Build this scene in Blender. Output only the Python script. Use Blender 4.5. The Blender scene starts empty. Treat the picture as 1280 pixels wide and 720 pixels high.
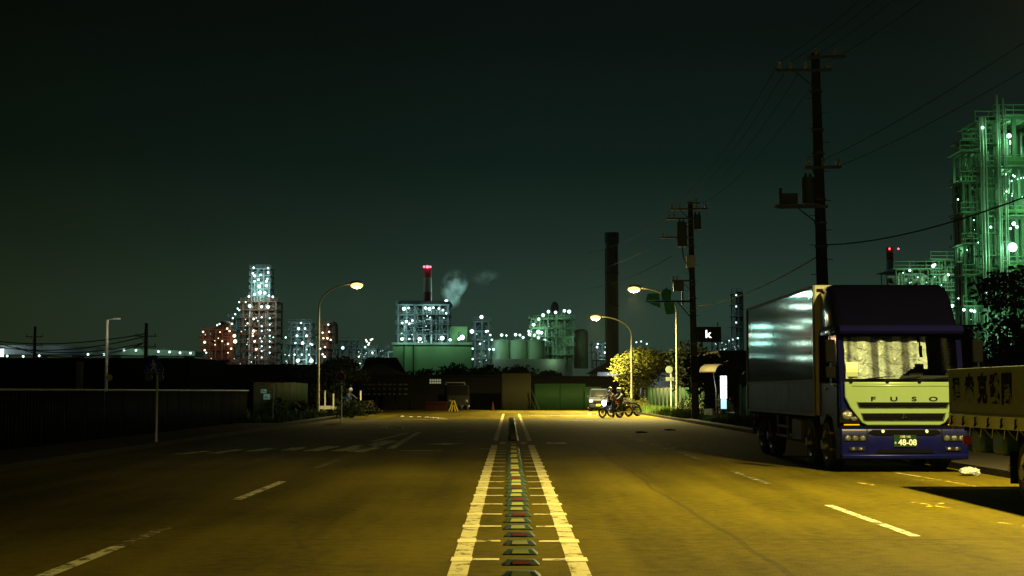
import bpy, math, random
from mathutils import Vector, Matrix
R = math.radians
rnd = random.Random(7)
sc = bpy.context.scene
COL = sc.collection
# ------------------------------------------------------------------ camera
CAMH = 1.55
FPX = 1777.8
PITCH = math.atan(129.5 / FPX)
YAW = math.atan(-2.5 / FPX)
def ray(px, py):
    u, v = px - 640.0, 360.0 - py
    y = FPX * math.cos(PITCH) - v * math.sin(PITCH)
    z = FPX * math.sin(PITCH) + v * math.cos(PITCH)
    c, s = math.cos(YAW), math.sin(YAW)
    return Vector((u * c - y * s, u * s + y * c, z))
def W(px, py, Y):
    d = ray(px, py); t = Y / d.y
    return Vector((d.x * t, Y, CAMH + d.z * t))
def G(px, py):
    d = ray(px, py); t = -CAMH / d.z
    return Vector((d.x * t, d.y * t, 0))
cam_d = bpy.data.cameras.new('camera'); cam = bpy.data.objects.new('camera', cam_d); COL.objects.link(cam)
cam.location = (0, 0, CAMH); cam.rotation_euler = (R(90) + PITCH, 0, YAW)
cam_d.lens = 50.0; cam_d.sensor_width = 36.0; cam_d.clip_start = 0.1; cam_d.clip_end = 6000
sc.camera = cam
# ------------------------------------------------------------------ materials
def new_mat(name):
    m = bpy.data.materials.new(name); m.use_nodes = True
    nt = m.node_tree; b = nt.nodes['Principled BSDF']
    return m, nt, b
def setc(s, c): s.default_value = (c[0], c[1], c[2], 1)
def mat(name, col, rough=0.6, metal=0.0, var=0.25, scale=3.0, bump=0.0, bscale=30.0, emit=None, es=0.0, spec=0.5, coat=0.0):
    m, nt, b = new_mat(name)
    tc = nt.nodes.new('ShaderNodeTexCoord')
    nz = nt.nodes.new('ShaderNodeTexNoise'); nz.inputs['Scale'].default_value = scale; nz.inputs['Detail'].default_value = 6
    nt.links.new(tc.outputs['Object'], nz.inputs['Vector'])
    mx = nt.nodes.new('ShaderNodeMix'); mx.data_type = 'RGBA'
    setc(mx.inputs[6], [c * (1 - var) for c in col]); setc(mx.inputs[7], [min(1, c * (1 + var)) for c in col])
    nt.links.new(nz.outputs['Fac'], mx.inputs[0]); nt.links.new(mx.outputs[2], b.inputs['Base Color'])
    rr = nt.nodes.new('ShaderNodeMapRange'); rr.inputs[3].default_value = max(.02, rough * .8); rr.inputs[4].default_value = min(1, rough * 1.2)
    nt.links.new(nz.outputs['Fac'], rr.inputs[0]); nt.links.new(rr.outputs[0], b.inputs['Roughness'])
    b.inputs['Metallic'].default_value = metal
    b.inputs['Specular IOR Level'].default_value = spec
    b.inputs['Coat Weight'].default_value = coat
    if bump:
        n2 = nt.nodes.new('ShaderNodeTexNoise'); n2.inputs['Scale'].default_value = bscale; n2.inputs['Detail'].default_value = 4
        nt.links.new(tc.outputs['Object'], n2.inputs['Vector'])
        bp = nt.nodes.new('ShaderNodeBump'); bp.inputs['Strength'].default_value = bump; bp.inputs['Distance'].default_value = .05
        nt.links.new(n2.outputs['Fac'], bp.inputs['Height']); nt.links.new(bp.outputs[0], b.inputs['Normal'])
    if emit:
        setc(b.inputs['Emission Color'], emit); b.inputs['Emission Strength'].default_value = es
        m.cycles.emission_sampling = 'NONE'
    return m
def glow(name, col, s):
    return mat(name, (.8, .8, .8), .4, emit=col, es=s, var=.02)
M = {}
M['concrete'] = mat('concrete', (.26, .25, .23), .85, bump=.3, bscale=12)
M['darkcon'] = mat('darkened_concrete', (.04, .036, .026), .9, spec=.05, bump=.3, bscale=12)  # concrete colour darkened so kerbs and pavements look unlit
M['polecon'] = mat('pole_concrete', (.05, .052, .045), .9, spec=.1, bump=.2, bscale=20)
M['galv'] = mat('galvanised_steel', (.2, .2, .19), .6, .3)
M['lampgrey'] = mat('lamp_grey_paint', (.5, .5, .46), .5, .2)
M['white'] = mat('white_paint', (.72, .72, .68), .5)
M['black'] = mat('black_rubber', (.003, .003, .003), .85, spec=.03)
M['dark'] = mat('dark_metal', (.009, .009, .009), .8, 0, spec=.05)
M['wire'] = mat('cable_black', (.008, .008, .008), .9, spec=.05)
M['ins'] = mat('insulator_porcelain', (.6, .6, .56), .25)
M['trans'] = mat('transformer_grey', (.11, .14, .12), .5, .2)
M['navy'] = mat('navy_truck_paint', (.002, .0028, .042), .3, 0, .08, spec=.12)
M['darknavy'] = mat('dark_navy_paint', (.002, .002, .02), .85, 0, .08, spec=.02)
M['blackblue'] = mat('blue_black_deflector_paint', (.0012, .0012, .005), .1, 0, .08, spec=.15)
M['lime'] = mat('pale_green_truck_paint', (.145, .21, .095), .3, 0, .05, coat=.15)
M['chrome'] = mat('chrome', (.75, .75, .75), .12, 1, .05)
M['lens'] = mat('lamp_lens', (.17, .17, .19), .1, .7, .3, 25, bump=.4, bscale=40)
M['amber'] = mat('amber_lens', (.7, .3, .03), .2)
M['cream'] = mat('cream_box_paint', (.62, .62, .5), .5)
M['tyre'] = mat('tyre_rubber', (.02, .02, .02), .8)
M['rim'] = mat('wheel_rim', (.3, .3, .3), .4, .7)
M['interior'] = mat('cab_interior', (.02, .02, .022), .8)
M['paper'] = mat('cream_paper', (.68, .66, .4), .8, var=.05)
M['silver'] = mat('crumpled_silver_foil', (.78, .82, .95), .5, .5, .5, 9, bump=1.0, bscale=22)
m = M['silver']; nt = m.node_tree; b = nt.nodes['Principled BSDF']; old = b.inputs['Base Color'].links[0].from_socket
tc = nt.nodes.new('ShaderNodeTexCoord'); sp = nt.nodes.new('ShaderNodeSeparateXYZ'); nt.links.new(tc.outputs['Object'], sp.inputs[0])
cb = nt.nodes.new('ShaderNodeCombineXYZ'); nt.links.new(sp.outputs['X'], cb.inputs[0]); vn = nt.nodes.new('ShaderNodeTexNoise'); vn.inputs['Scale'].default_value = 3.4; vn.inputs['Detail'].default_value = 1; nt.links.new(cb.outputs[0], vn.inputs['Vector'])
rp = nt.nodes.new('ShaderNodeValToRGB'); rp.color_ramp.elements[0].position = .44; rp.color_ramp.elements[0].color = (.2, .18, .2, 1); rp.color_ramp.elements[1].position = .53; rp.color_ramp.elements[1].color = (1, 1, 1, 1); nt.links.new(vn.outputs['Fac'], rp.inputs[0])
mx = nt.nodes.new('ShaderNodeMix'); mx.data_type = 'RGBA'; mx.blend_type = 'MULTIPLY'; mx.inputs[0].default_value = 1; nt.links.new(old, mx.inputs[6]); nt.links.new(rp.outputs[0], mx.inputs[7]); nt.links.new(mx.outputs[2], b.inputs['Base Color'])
M['plate'] = mat('green_number_plate', (.004, .02, .008), .6, spec=.1)
M['digits'] = mat('plate_digits', (.5, .52, .5), .5)
M['olive'] = mat('olive_tarp', (.088, .115, .095), .75, bump=.3, bscale=6)
M['bedwhite'] = mat('pale_bed_side', (.42, .46, .36), .6)
M['ink'] = mat('black_ink', (.004, .004, .004), .9, spec=.03)
M['teal'] = mat('teal_tarpaulin', (.03, .09, .1), .5)
M['plastic'] = mat('white_plastic_bag', (.42, .42, .4), .6, bump=.5)
M['greenfence'] = mat('green_fence_sheet', (.014, .055, .024), .6, 0, .35, 1.2, spec=.1)
M['darkgreenfence'] = mat('darkened_green_fence_sheet', (.009, .026, .01), .8, 0, .4, 1.2, spec=.05)  # darker copy of the fence green; the left fence's dimness is in its colour
M['greenwall'] = mat('green_hoarding', (.004, .015, .0045), .7, 0, .2, .8, spec=.05)
M['darkfence'] = mat('dark_fence_sheet', (.006, .012, .007), .8, spec=.03)
M['rail'] = mat('pale_rail', (.5, .5, .45), .5)
M['brown'] = mat('brown_sheet', (.014, .014, .007), .8, spec=.05)
M['roof'] = mat('dark_tile_roof', (.07, .05, .03), .7, bump=.4, bscale=8)
M['wallpale'] = mat('pale_render_wall', (.5, .52, .55), .8)
M['darkwall'] = mat('dark_warehouse_wall', (.009, .009, .007), .85, spec=.05)
M['soil'] = mat('soil', (.06, .05, .035), .95, spec=.05, bump=.4)
M['bark'] = mat('bark', (.07, .055, .04), .9, bump=.6)
M['blue'] = mat('blue_sign_face', (.04, .08, .75), .5)
M['palered'] = mat('brightened_red_sign_rim', (.95, .42, .34), .4)  # red paled to make up for the missing light on the sign
M['palepost'] = mat('pale_sign_post', (.8, .85, .7), .5)
M['signwhite'] = mat('sign_white', (.88, .9, .82), .5)
M['red'] = mat('red_paint', (.75, .1, .06), .5)
M['yellow'] = mat('yellow_paint', (.6, .45, .04), .5)
M['studbody'] = mat('stud_body_teal', (.035, .07, .055), .5)
M['studred'] = mat('stud_reflector_red', (.13, .02, .015), .5)
M['studyel'] = mat('stud_reflector_yellow', (.34, .36, .09), .5)
M['skin'] = mat('skin', (.5, .32, .22), .6)
M['jacket'] = mat('brown_jacket', (.16, .1, .05), .8)
M['jeans'] = mat('dark_jeans', (.03, .04, .08), .85)
M['helmet'] = mat('grey_helmet', (.3, .3, .28), .25)
M['greensteel'] = mat('green_steelwork', (.12, .2, .13), .6, .2)
M['greysteel'] = mat('grey_steelwork', (.08, .095, .095), .6, .2)
M['redsteel'] = mat('rust_red_steelwork', (.13, .05, .03), .6, .2)
M['vessel'] = mat('vessel_cladding', (.3, .32, .3), .4, .4)
M['plantwall'] = mat('green_plant_wall', (.1, .2, .065), .75, 0, .15, .06)
M['tank'] = mat('pale_tank', (.24, .32, .22), .6, 0, .2, .25)
M['dullred'] = mat('dull_red_plastic', (.022, .004, .003), .8, spec=.1)
M['stackdark'] = mat('stack_concrete', (.06, .075, .055), .9, spec=.05)
M['stackred'] = mat('stack_red_band', (.2, .03, .02), .7)
M['stackwhite'] = mat('stack_white_band', (.3, .3, .26), .7)
m, nt, b = new_mat('green_translucent_panel'); setc(b.inputs['Base Color'], (.02, .3, .1))
tl = nt.nodes.new('ShaderNodeBsdfTranslucent'); setc(tl.inputs[0], (.05, .7, .25)); mx_ = nt.nodes.new('ShaderNodeMixShader'); mx_.inputs[0].default_value = .12
nt.links.new(b.outputs[0], mx_.inputs[1]); nt.links.new(tl.outputs[0], mx_.inputs[2]); nt.links.new(mx_.outputs[0], nt.nodes['Material Output'].inputs[0]); M['signgreen'] = m
M['cyanlamp'] = glow('cyan_floodlight', (.66, 1, .96), 2.6)
M['greenlamp'] = glow('green_floodlight', (.45, 1, .7), 12)
M['warmlamp'] = glow('warm_floodlight', (1, .68, .4), 3.5)
M['dimlamp'] = glow('dim_floodlight', (.6, .9, .85), 2.2)
M['redlamp'] = glow('red_beacon', (1, .05, .1), 9)
M['sodium'] = glow('sodium_lamp', (1, .66, .24), 1.9)
M['panel'] = glow('lit_bus_stop_panel', (.86, 1, .92), 3.2)
M['panelwarm'] = glow('lit_bus_stop_map', (1, 1, .7), 2.6)
M['panelblue'] = glow('lit_blue_panel', (.35, .75, .95), 1.2)
M['ksign'] = glow('lit_sign_letter', (.9, 1, 1), 2.2)
M['beam'] = glow('motorcycle_headlamp', (.85, .93, 1), 60)
M['carlamp'] = glow('car_lamp', (1, .9, .6), 1.2)
M['winteal'] = glow('dim_lit_window', (.3, .6, .55), .12)
# leaves
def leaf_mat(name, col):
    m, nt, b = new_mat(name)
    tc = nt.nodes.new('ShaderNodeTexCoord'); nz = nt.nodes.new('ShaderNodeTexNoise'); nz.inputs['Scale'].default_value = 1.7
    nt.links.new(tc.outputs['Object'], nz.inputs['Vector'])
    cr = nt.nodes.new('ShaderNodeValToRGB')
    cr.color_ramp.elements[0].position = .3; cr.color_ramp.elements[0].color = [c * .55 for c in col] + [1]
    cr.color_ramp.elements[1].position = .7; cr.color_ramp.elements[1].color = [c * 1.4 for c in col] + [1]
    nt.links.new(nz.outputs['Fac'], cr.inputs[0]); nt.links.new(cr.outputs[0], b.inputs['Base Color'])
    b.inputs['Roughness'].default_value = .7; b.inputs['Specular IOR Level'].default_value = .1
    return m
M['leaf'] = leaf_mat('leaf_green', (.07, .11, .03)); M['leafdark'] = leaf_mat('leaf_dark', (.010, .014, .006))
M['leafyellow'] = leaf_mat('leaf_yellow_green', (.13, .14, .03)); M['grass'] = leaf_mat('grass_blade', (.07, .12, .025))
# glass
m, nt, b = new_mat('windscreen_glass'); nt.nodes.remove(b)
o_ = nt.nodes['Material Output']; tr = nt.nodes.new('ShaderNodeBsdfTransparent'); setc(tr.inputs[0], (.82, .86, .84))
gl = nt.nodes.new('ShaderNodeBsdfGlossy'); gl.inputs['Roughness'].default_value = .05
fr = nt.nodes.new('ShaderNodeFresnel'); ms = nt.nodes.new('ShaderNodeMixShader')
nt.links.new(fr.outputs[0], ms.inputs[0]); nt.links.new(tr.outputs[0], ms.inputs[1]); nt.links.new(gl.outputs[0], ms.inputs[2]); nt.links.new(ms.outputs[0], o_.inputs[0])
M['glass'] = m
M['darkglass'] = mat('dark_glass', (.004, .005, .006), .06, 0, .1, spec=.2)
# polished corrugated box side
m, nt, b = new_mat('polished_box_side')
tc = nt.nodes.new('ShaderNodeTexCoord'); wv = nt.nodes.new('ShaderNodeTexWave'); wv.bands_direction = 'Y'; wv.inputs['Scale'].default_value = 2.2
nt.links.new(tc.outputs['Object'], wv.inputs['Vector'])
nz = nt.nodes.new('ShaderNodeTexNoise'); nz.inputs['Scale'].default_value = 1.1; nz.inputs['Detail'].default_value = 3
nt.links.new(tc.outputs['Object'], nz.inputs['Vector'])
ad = nt.nodes.new('ShaderNodeMath'); ad.operation = 'MULTIPLY_ADD'; ad.inputs[1].default_value = .12
nt.links.new(wv.outputs['Fac'], ad.inputs[0]); nt.links.new(nz.outputs['Fac'], ad.inputs[2])
bp = nt.nodes.new('ShaderNodeBump'); bp.inputs['Strength'].default_value = .04; bp.inputs['Distance'].default_value = .02
nt.links.new(ad.outputs[0], bp.inputs['Height']); nt.links.new(bp.outputs[0], b.inputs['Normal'])
setc(b.inputs['Base Color'], (.03, .04, .033)); b.inputs['Roughness'].default_value = .6; b.inputs['Specular IOR Level'].default_value = .1
gl = nt.nodes.new('ShaderNodeBsdfGlossy'); setc(gl.inputs[0], (.5, .62, .53)); gl.inputs['Roughness'].default_value = .055; nt.links.new(bp.outputs[0], gl.inputs['Normal'])
ms = nt.nodes.new('ShaderNodeMixShader'); ms.inputs[0].default_value = .55; nt.links.new(b.outputs[0], ms.inputs[1]); nt.links.new(gl.outputs[0], ms.inputs[2]); nt.links.new(ms.outputs[0], nt.nodes['Material Output'].inputs[0])
M['boxside'] = m
M['boxlow'] = mat('dull_box_side', (.014, .017, .013), .5, 0, spec=.15)
# asphalt
def asphalt():
    m, nt, b = new_mat('asphalt'); N = nt.nodes.new; L = nt.links.new
    tc = N('ShaderNodeTexCoord'); sp = N('ShaderNodeSeparateXYZ'); L(tc.outputs['Object'], sp.inputs[0])
    def noise(s, d=5, vec=None):
        n = N('ShaderNodeTexNoise'); n.inputs['Scale'].default_value = s; n.inputs['Detail'].default_value = d
        L(vec or tc.outputs['Object'], n.inputs['Vector']); return n.outputs['Fac']
    def math_(op, a, b_=None, c=None):
        n = N('ShaderNodeMath'); n.operation = op
        for i, v in enumerate((a, b_, c)):
            if v is None: continue
            if isinstance(v, (int, float)): n.inputs[i].default_value = v
            else: L(v, n.inputs[i])
        return n.outputs[0]
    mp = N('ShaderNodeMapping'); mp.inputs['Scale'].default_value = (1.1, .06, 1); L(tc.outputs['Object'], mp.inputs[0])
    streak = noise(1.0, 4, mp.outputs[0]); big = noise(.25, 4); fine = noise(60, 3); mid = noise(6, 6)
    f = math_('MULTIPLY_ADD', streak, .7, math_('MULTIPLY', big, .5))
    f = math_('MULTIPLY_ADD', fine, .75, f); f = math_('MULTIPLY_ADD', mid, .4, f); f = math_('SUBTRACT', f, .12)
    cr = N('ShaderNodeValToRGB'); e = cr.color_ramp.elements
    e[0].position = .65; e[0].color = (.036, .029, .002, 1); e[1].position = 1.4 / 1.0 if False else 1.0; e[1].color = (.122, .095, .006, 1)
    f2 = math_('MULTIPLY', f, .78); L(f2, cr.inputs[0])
    vo = N('ShaderNodeTexVoronoi'); vo.feature = 'DISTANCE_TO_EDGE'; vo.inputs['Scale'].default_value = .22
    dv = N('ShaderNodeMapping'); L(tc.outputs['Object'], dv.inputs[0])
    nv = N('ShaderNodeTexNoise'); nv.inputs['Scale'].default_value = .8; L(tc.outputs['Object'], nv.inputs['Vector'])
    va = N('ShaderNodeVectorMath'); va.operation = 'MULTIPLY_ADD'; va.inputs[1].default_value = (2.2, 2.2, 0); L(nv.outputs['Color'], va.inputs[0]); L(tc.outputs['Object'], va.inputs[2])
    L(va.outputs[0], vo.inputs['Vector'])
    crk = math_('LESS_THAN', vo.outputs['Distance'], .006)
    # joint lines of laying strips
    j1 = math_('LESS_THAN', math_('ABSOLUTE', math_('SUBTRACT', sp.outputs['Y'], 15.1)), .02)
    xj = math_('MULTIPLY_ADD', big, .5, sp.outputs['X'])
    j2 = math_('LESS_THAN', math_('ABSOLUTE', math_('SUBTRACT', xj, 2.6)), .035)
    dk = math_('MAXIMUM', math_('MULTIPLY', crk, .2), math_('MAXIMUM', math_('MULTIPLY', j1, .5), math_('MULTIPLY', j2, .35)))
    mx = N('ShaderNodeMix'); mx.data_type = 'RGBA'; L(dk, mx.inputs[0]); L(cr.outputs[0], mx.inputs[6]); setc(mx.inputs[7], (.02, .018, .014))
    L(mx.outputs[2], b.inputs['Base Color'])
    b.inputs['Roughness'].default_value = .8; b.inputs['Specular IOR Level'].default_value = .04
    bp = N('ShaderNodeBump'); bp.inputs['Strength'].default_value = .5; bp.inputs['Distance'].default_value = .008
    L(fine, bp.inputs['Height']); L(bp.outputs[0], b.inputs['Normal'])
    return m
M['asphalt'] = asphalt()
def paint(name, col, thr, white=.55):
    m, nt, b = new_mat(name); N = nt.nodes.new; L = nt.links.new
    tc = N('ShaderNodeTexCoord'); n1 = N('ShaderNodeTexNoise'); n1.inputs['Scale'].default_value = 5; n1.inputs['Detail'].default_value = 12; n1.inputs['Roughness'].default_value = .72
    L(tc.outputs['Object'], n1.inputs['Vector'])
    cr = N('ShaderNodeValToRGB'); cr.color_ramp.elements[0].position = thr; cr.color_ramp.elements[1].position = thr + .12; L(n1.outputs['Fac'], cr.inputs[0])
    tr = N('ShaderNodeBsdfTransparent'); mx = N('ShaderNodeMixShader'); L(cr.outputs[0], mx.inputs[0]); L(tr.outputs[0], mx.inputs[1]); L(b.outputs[0], mx.inputs[2])
    L(mx.outputs[0], nt.nodes['Material Output'].inputs[0]); setc(b.inputs['Base Color'], col); b.inputs['Roughness'].default_value = .7; b.inputs['Specular IOR Level'].default_value = .1
    return m
M['paint'] = paint('worn_white_paint', (.5, .47, .27), .4)
M['paintbold'] = paint('thick_white_paint', (.56, .5, .24), .37)
M['paintblob'] = paint('thick_fresh_paint', (.7, .64, .32), .3)
M['paintfaint'] = paint('faded_white_paint', (.36, .34, .26), .5)
M['paintyel'] = paint('worn_yellow_paint', (.5, .36, .05), .47)
# ------------------------------------------------------------------ mesh helpers
class MB:
    def __init__(s): s.v = []; s.f = []; s.m = []; s.cur = 0
    def add(s, vs, fs):
        b = len(s.v); s.v += [tuple(v) for v in vs]
        for f in fs: s.f.append([b + i for i in f]); s.m.append(s.cur)
    def box(s, x0, x1, y0, y1, z0, z1):
        s.add([(x0, y0, z0), (x1, y0, z0), (x1, y1, z0), (x0, y1, z0), (x0, y0, z1), (x1, y0, z1), (x1, y1, z1), (x0, y1, z1)],
              [(0, 3, 2, 1), (4, 5, 6, 7), (0, 1, 5, 4), (1, 2, 6, 5), (2, 3, 7, 6), (3, 0, 4, 7)]); return s
    def cbox(s, c, d): return s.box(c[0] - d[0] / 2, c[0] + d[0] / 2, c[1] - d[1] / 2, c[1] + d[1] / 2, c[2] - d[2] / 2, c[2] + d[2] / 2)
    def tube(s, p0, p1, r0, r1=None, n=8, cap=True):
        p0, p1 = Vector(p0), Vector(p1); r1 = r0 if r1 is None else r1
        d = p1 - p0
        if d.length < 1e-6: return s
        d.normalize(); a = Vector((0, 0, 1)) if abs(d.z) < .9 else Vector((1, 0, 0))
        u = d.cross(a).normalized(); w = d.cross(u)
        vs = []
        for p, r in ((p0, r0), (p1, r1)):
            for i in range(n):
                t = 2 * math.pi * i / n; vs.append(p + u * r * math.cos(t) + w * r * math.sin(t))
        fs = [(i, (i + 1) % n, n + (i + 1) % n, n + i) for i in range(n)]
        if cap: fs += [tuple(range(n))[::-1], tuple(range(n, 2 * n))]
        s.add(vs, fs); return s
    def path(s, pts, r, n=6):
        for a, b in zip(pts, pts[1:]): s.tube(a, b, r, r, n, True)
        return s
    def bar(s, p0, p1, w): return s.tube(p0, p1, w * .7, w * .7, 4)
    def ball(s, c, r, n=10, k=6, sc_=(1, 1, 1)):
        vs = []; fs = []
        for j in range(k + 1):
            ph = math.pi * j / k
            for i in range(n):
                t = 2 * math.pi * i / n
                vs.append((c[0] + r * sc_[0] * math.sin(ph) * math.cos(t), c[1] + r * sc_[1] * math.sin(ph) * math.sin(t), c[2] + r * sc_[2] * math.cos(ph)))
        for j in range(k):
            for i in range(n): fs.append((j * n + i, (j + 1) * n + i, (j + 1) * n + (i + 1) % n, j * n + (i + 1) % n))
        s.add(vs, fs); return s
    def lathe(s, prof, c, n=16, axis='z'):
        vs = []; fs = []
        for r, h in prof:
            for i in range(n):
                t = 2 * math.pi * i / n; a, b_ = r * math.cos(t), r * math.sin(t)
                vs.append((c[0] + a, c[1] + b_, c[2] + h) if axis == 'z' else ((c[0] + h, c[1] + a, c[2] + b_) if axis == 'x' else (c[0] + a, c[1] + h, c[2] + b_)))
        for j in range(len(prof) - 1):
            for i in range(n): fs.append((j * n + i, j * n + (i + 1) % n, (j + 1) * n + (i + 1) % n, (j + 1) * n + i))
        fs.append(tuple(range(n))[::-1]); fs.append(tuple((len(prof) - 1) * n + i for i in range(n)))
        s.add(vs, fs); return s
    def prism(s, poly, a, b, axis='y'):
        n = len(poly)
        def P(q, t): return {'y': (q[0], t, q[1]), 'x': (t, q[0], q[1]), 'z': (q[0], q[1], t)}[axis]
        vs = [P(q, a) for q in poly] + [P(q, b) for q in poly]
        fs = [tuple(range(n)), tuple(range(n, 2 * n))[::-1]] + [((i + 1) % n, i, n + i, n + (i + 1) % n) for i in range(n)]
        s.add(vs, fs); return s
    def loft(s, rings):
        n = len(rings[0]); vs = [p for r in rings for p in r]; fs = []
        for j in range(len(rings) - 1):
            for i in range(n): fs.append((j * n + i, j * n + (i + 1) % n, (j + 1) * n + (i + 1) % n, (j + 1) * n + i))
        fs.append(tuple(range(n))[::-1]); fs.append(tuple((len(rings) - 1) * n + i for i in range(n)))
        s.add(vs, fs); return s
    def build(s, name, mats, parent=None, bevel=0, recalc=False):
        me = bpy.data.meshes.new(name); me.from_pydata(s.v, [], s.f)
        if not isinstance(mats, (list, tuple)): mats = [mats]
        for q in mats: me.materials.append(M[q] if isinstance(q, str) else q)
        me.polygons.foreach_set('material_index', s.m); me.polygons.foreach_set('use_smooth', [True] * len(s.f))
        me.update(); me.set_sharp_from_angle(angle=R(38))
        import bmesh
        bm = bmesh.new(); bm.from_mesh(me); bmesh.ops.recalc_face_normals(bm, faces=bm.faces[:]); bm.to_mesh(me); bm.free()
        o = bpy.data.objects.new(name, me); COL.objects.link(o)
        if parent: o.parent = parent
        if bevel:
            bv = o.modifiers.new('bevel', 'BEVEL'); bv.width = bevel; bv.segments = 2; bv.limit_method = 'ANGLE'; bv.angle_limit = R(40)
        return o
def tag(o, label=None, cat=None, group=None, kind=None):
    for k, v in (('label', label), ('category', cat), ('group', group), ('kind', kind)):
        if v: o[k] = v
    return o
def thing(name, label, cat, loc=(0, 0, 0), rz=0, group=None):
    o = bpy.data.objects.new(name, None); COL.objects.link(o); o.location = loc; o.rotation_euler = (0, 0, rz)
    o.empty_display_size = .3
    return tag(o, label, cat, group)
def struct(name, mb, mats): return tag(mb.build(name, mats), kind='structure')
def copy_tree(o, parent=None, loc=None, rz=None, label=None):
    c = o.copy(); COL.objects.link(c); c.parent = parent
    for ch in list(o.children): copy_tree(ch, c)
    if loc is not None: c.location = loc
    if rz is not None: c.rotation_euler = (0, 0, rz)
    if label: c['label'] = label
    return c
def light(name, p, e, col, r=.15, parent=None):
    d = bpy.data.lights.new(name, 'POINT'); d.energy = e; d.color = col; d.shadow_soft_size = r
    o = bpy.data.objects.new(name, d); COL.objects.link(o); o.location = p
    if parent: o.parent = parent
    return o
def text(name, body, size, m, parent, loc, rot, depth=.004, sx=1.0, bold=0.0, align='CENTER'):
    cu = bpy.data.curves.new('t', 'FONT'); cu.body = body; cu.size = size; cu.extrude = depth; cu.align_x = align; cu.align_y = 'CENTER'; cu.offset = bold
    t = bpy.data.objects.new('t', cu); COL.objects.link(t)
    bpy.context.view_layer.update()
    me = bpy.data.meshes.new_from_object(t.evaluated_get(bpy.context.evaluated_depsgraph_get()))
    bpy.data.objects.remove(t)
    me.materials.clear(); me.materials.append(M[m])
    o = bpy.data.objects.new(name, me); COL.objects.link(o); o.parent = parent; o.location = loc; o.rotation_euler = rot; o.scale = (sx, 1, 1)
    return o
def local(root, p): return (Vector(p) - Vector(root.location))
#@@SETTING
# ------------------------------------------------------------------ the setting
KX = 8.95        # right kerb
g = MB(); g.add([(-3000, -300, -.03), (3000, -300, -.03), (3000, 4000, -.03), (-3000, 4000, -.03)], [(0, 1, 2, 3)]); struct('ground', g, 'soil')
r = MB(); r.add([(-9.9, -30, 0), (KX, -30, 0), (KX, 108, 0), (-9.9, 108, 0)], [(0, 1, 2, 3)]); struct('road', r, 'asphalt')
r = MB(); r.add([(-70, 108, 0), (70, 108, 0), (70, 119, 0), (-70, 119, 0)], [(0, 1, 2, 3)])
r.add([(-24, 88, 0), (-9.9, 88, 0), (-9.9, 108, 0), (-24, 108, 0)], [(0, 1, 2, 3)]); struct('cross_road', r, 'asphalt')
def kerb(x0, x1, y0, y1):
    k = MB(); y = y0
    while y < y1:
        k.box(x0, x1, y + .004, min(y + .6, y1) - .004, -.02, .13); y += .6
    return struct('kerb', k, 'darkcon')
kerb(KX, KX + .16, 4, 106); kerb(-10.06, -9.9, 8, 88)
p = MB(); p.box(KX + .16, 11.2, 4, 106, -.02, .115); struct('pavement', p, 'darkcon')
p = MB(); p.box(-12.4, -10.06, 8, 88, -.02, .115); struct('pavement', p, 'darkcon')
# markings
def mark(polys, m, lift=.004):
    mb = MB()
    for q in polys: mb.add([(a, b, lift) for a, b in q], [tuple(range(len(q)))])
    return struct('road_marking', mb, m)
def strip(x0, x1, y0, y1): return [(x0, y0), (x1, y0), (x1, y1), (x0, y1)]
def gseg(a, b, w):
    p0, p1 = G(*a), G(*b); d = (p1 - p0).normalized(); n = Vector((-d.y, d.x, 0)) * w / 2
    return [tuple((p0 - n)[:2]), tuple((p1 - n)[:2]), tuple((p1 + n)[:2]), tuple((p0 + n)[:2])]
mark([strip(-.53, -.36, 9, 41.5), strip(.52, .69, 9, 41.5), strip(-.53, -.38, 45, 84), strip(.54, .69, 45, 84), strip(-.53, -.38, 86, 100), strip(.54, .69, 86, 100)], 'paintbold')
ln = []; bl = []
y = 10.0
while y < 41:
    ln += [strip(-.36, -.1, y, y + .15), strip(.3, .52, y - .03, y + .12)]
    bl += [strip(-.545, -.35, y - .1, y + .22), strip(.51, .715, y - .13, y + .19)]
    y += 1.62
mark(ln, 'paintbold'); mark(bl, 'paintblob', .008)
mark([strip(-.3, -.12, 42.2, 44), strip(.32, .5, 42.2, 44), strip(1.1, 1.7, 42.4, 43.6)], 'paint')
mark([strip(-4.0, -3.85, 12, 14.4), strip(-4.0, -3.85, 20.6, 24.8), strip(4.29, 4.41, 15.4, 19.6)], 'paint')
mark([strip(-4.0, -3.85, 14.4, 16.4), strip(-4.0, -3.86, 29, 33), strip(4.28, 4.42, 24, 28), strip(4.28, 4.42, 33, 37), strip(-4.0, -3.86, 37.5, 41)], 'paintfaint')
mark([gseg((220, 568), (262, 564), .3), gseg((265, 567), (300, 562), .3), gseg((312, 564.5), (338, 560.5), .35), gseg((360, 563), (375, 559.5), .4),
      gseg((388, 564), (416, 558), .45), gseg((425, 564), (456, 556.5), .5), gseg((444, 565), (470, 559.5), .4), gseg((488, 561), (524, 540), .22), gseg((466, 552), (510, 541), .2), gseg((455, 560), (490, 551), .5),
      gseg((500, 563.5), (552, 563), .25), gseg((545, 556), (566, 554), .7), gseg((568, 539.5), (584, 539.3), .35), gseg((600, 561.5), (617, 561), .25)], 'paint')
mark([gseg((270, 563), (430, 541), .16), gseg((430, 541), (520, 527.5), .14), gseg((312, 576), (324, 574), .2)], 'paintfaint')
mark([gseg((784, 544.5), (806, 552.5), .22), gseg((820, 554.5), (848, 561), .7), gseg((860, 555.5), (888, 561.5), .6), gseg((828, 546), (1000, 574), .13), gseg((880, 570), (915, 569), .3), gseg((925, 572), (942, 571), .3), gseg((860, 539), (935, 555), .16)], 'paintfaint')
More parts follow.
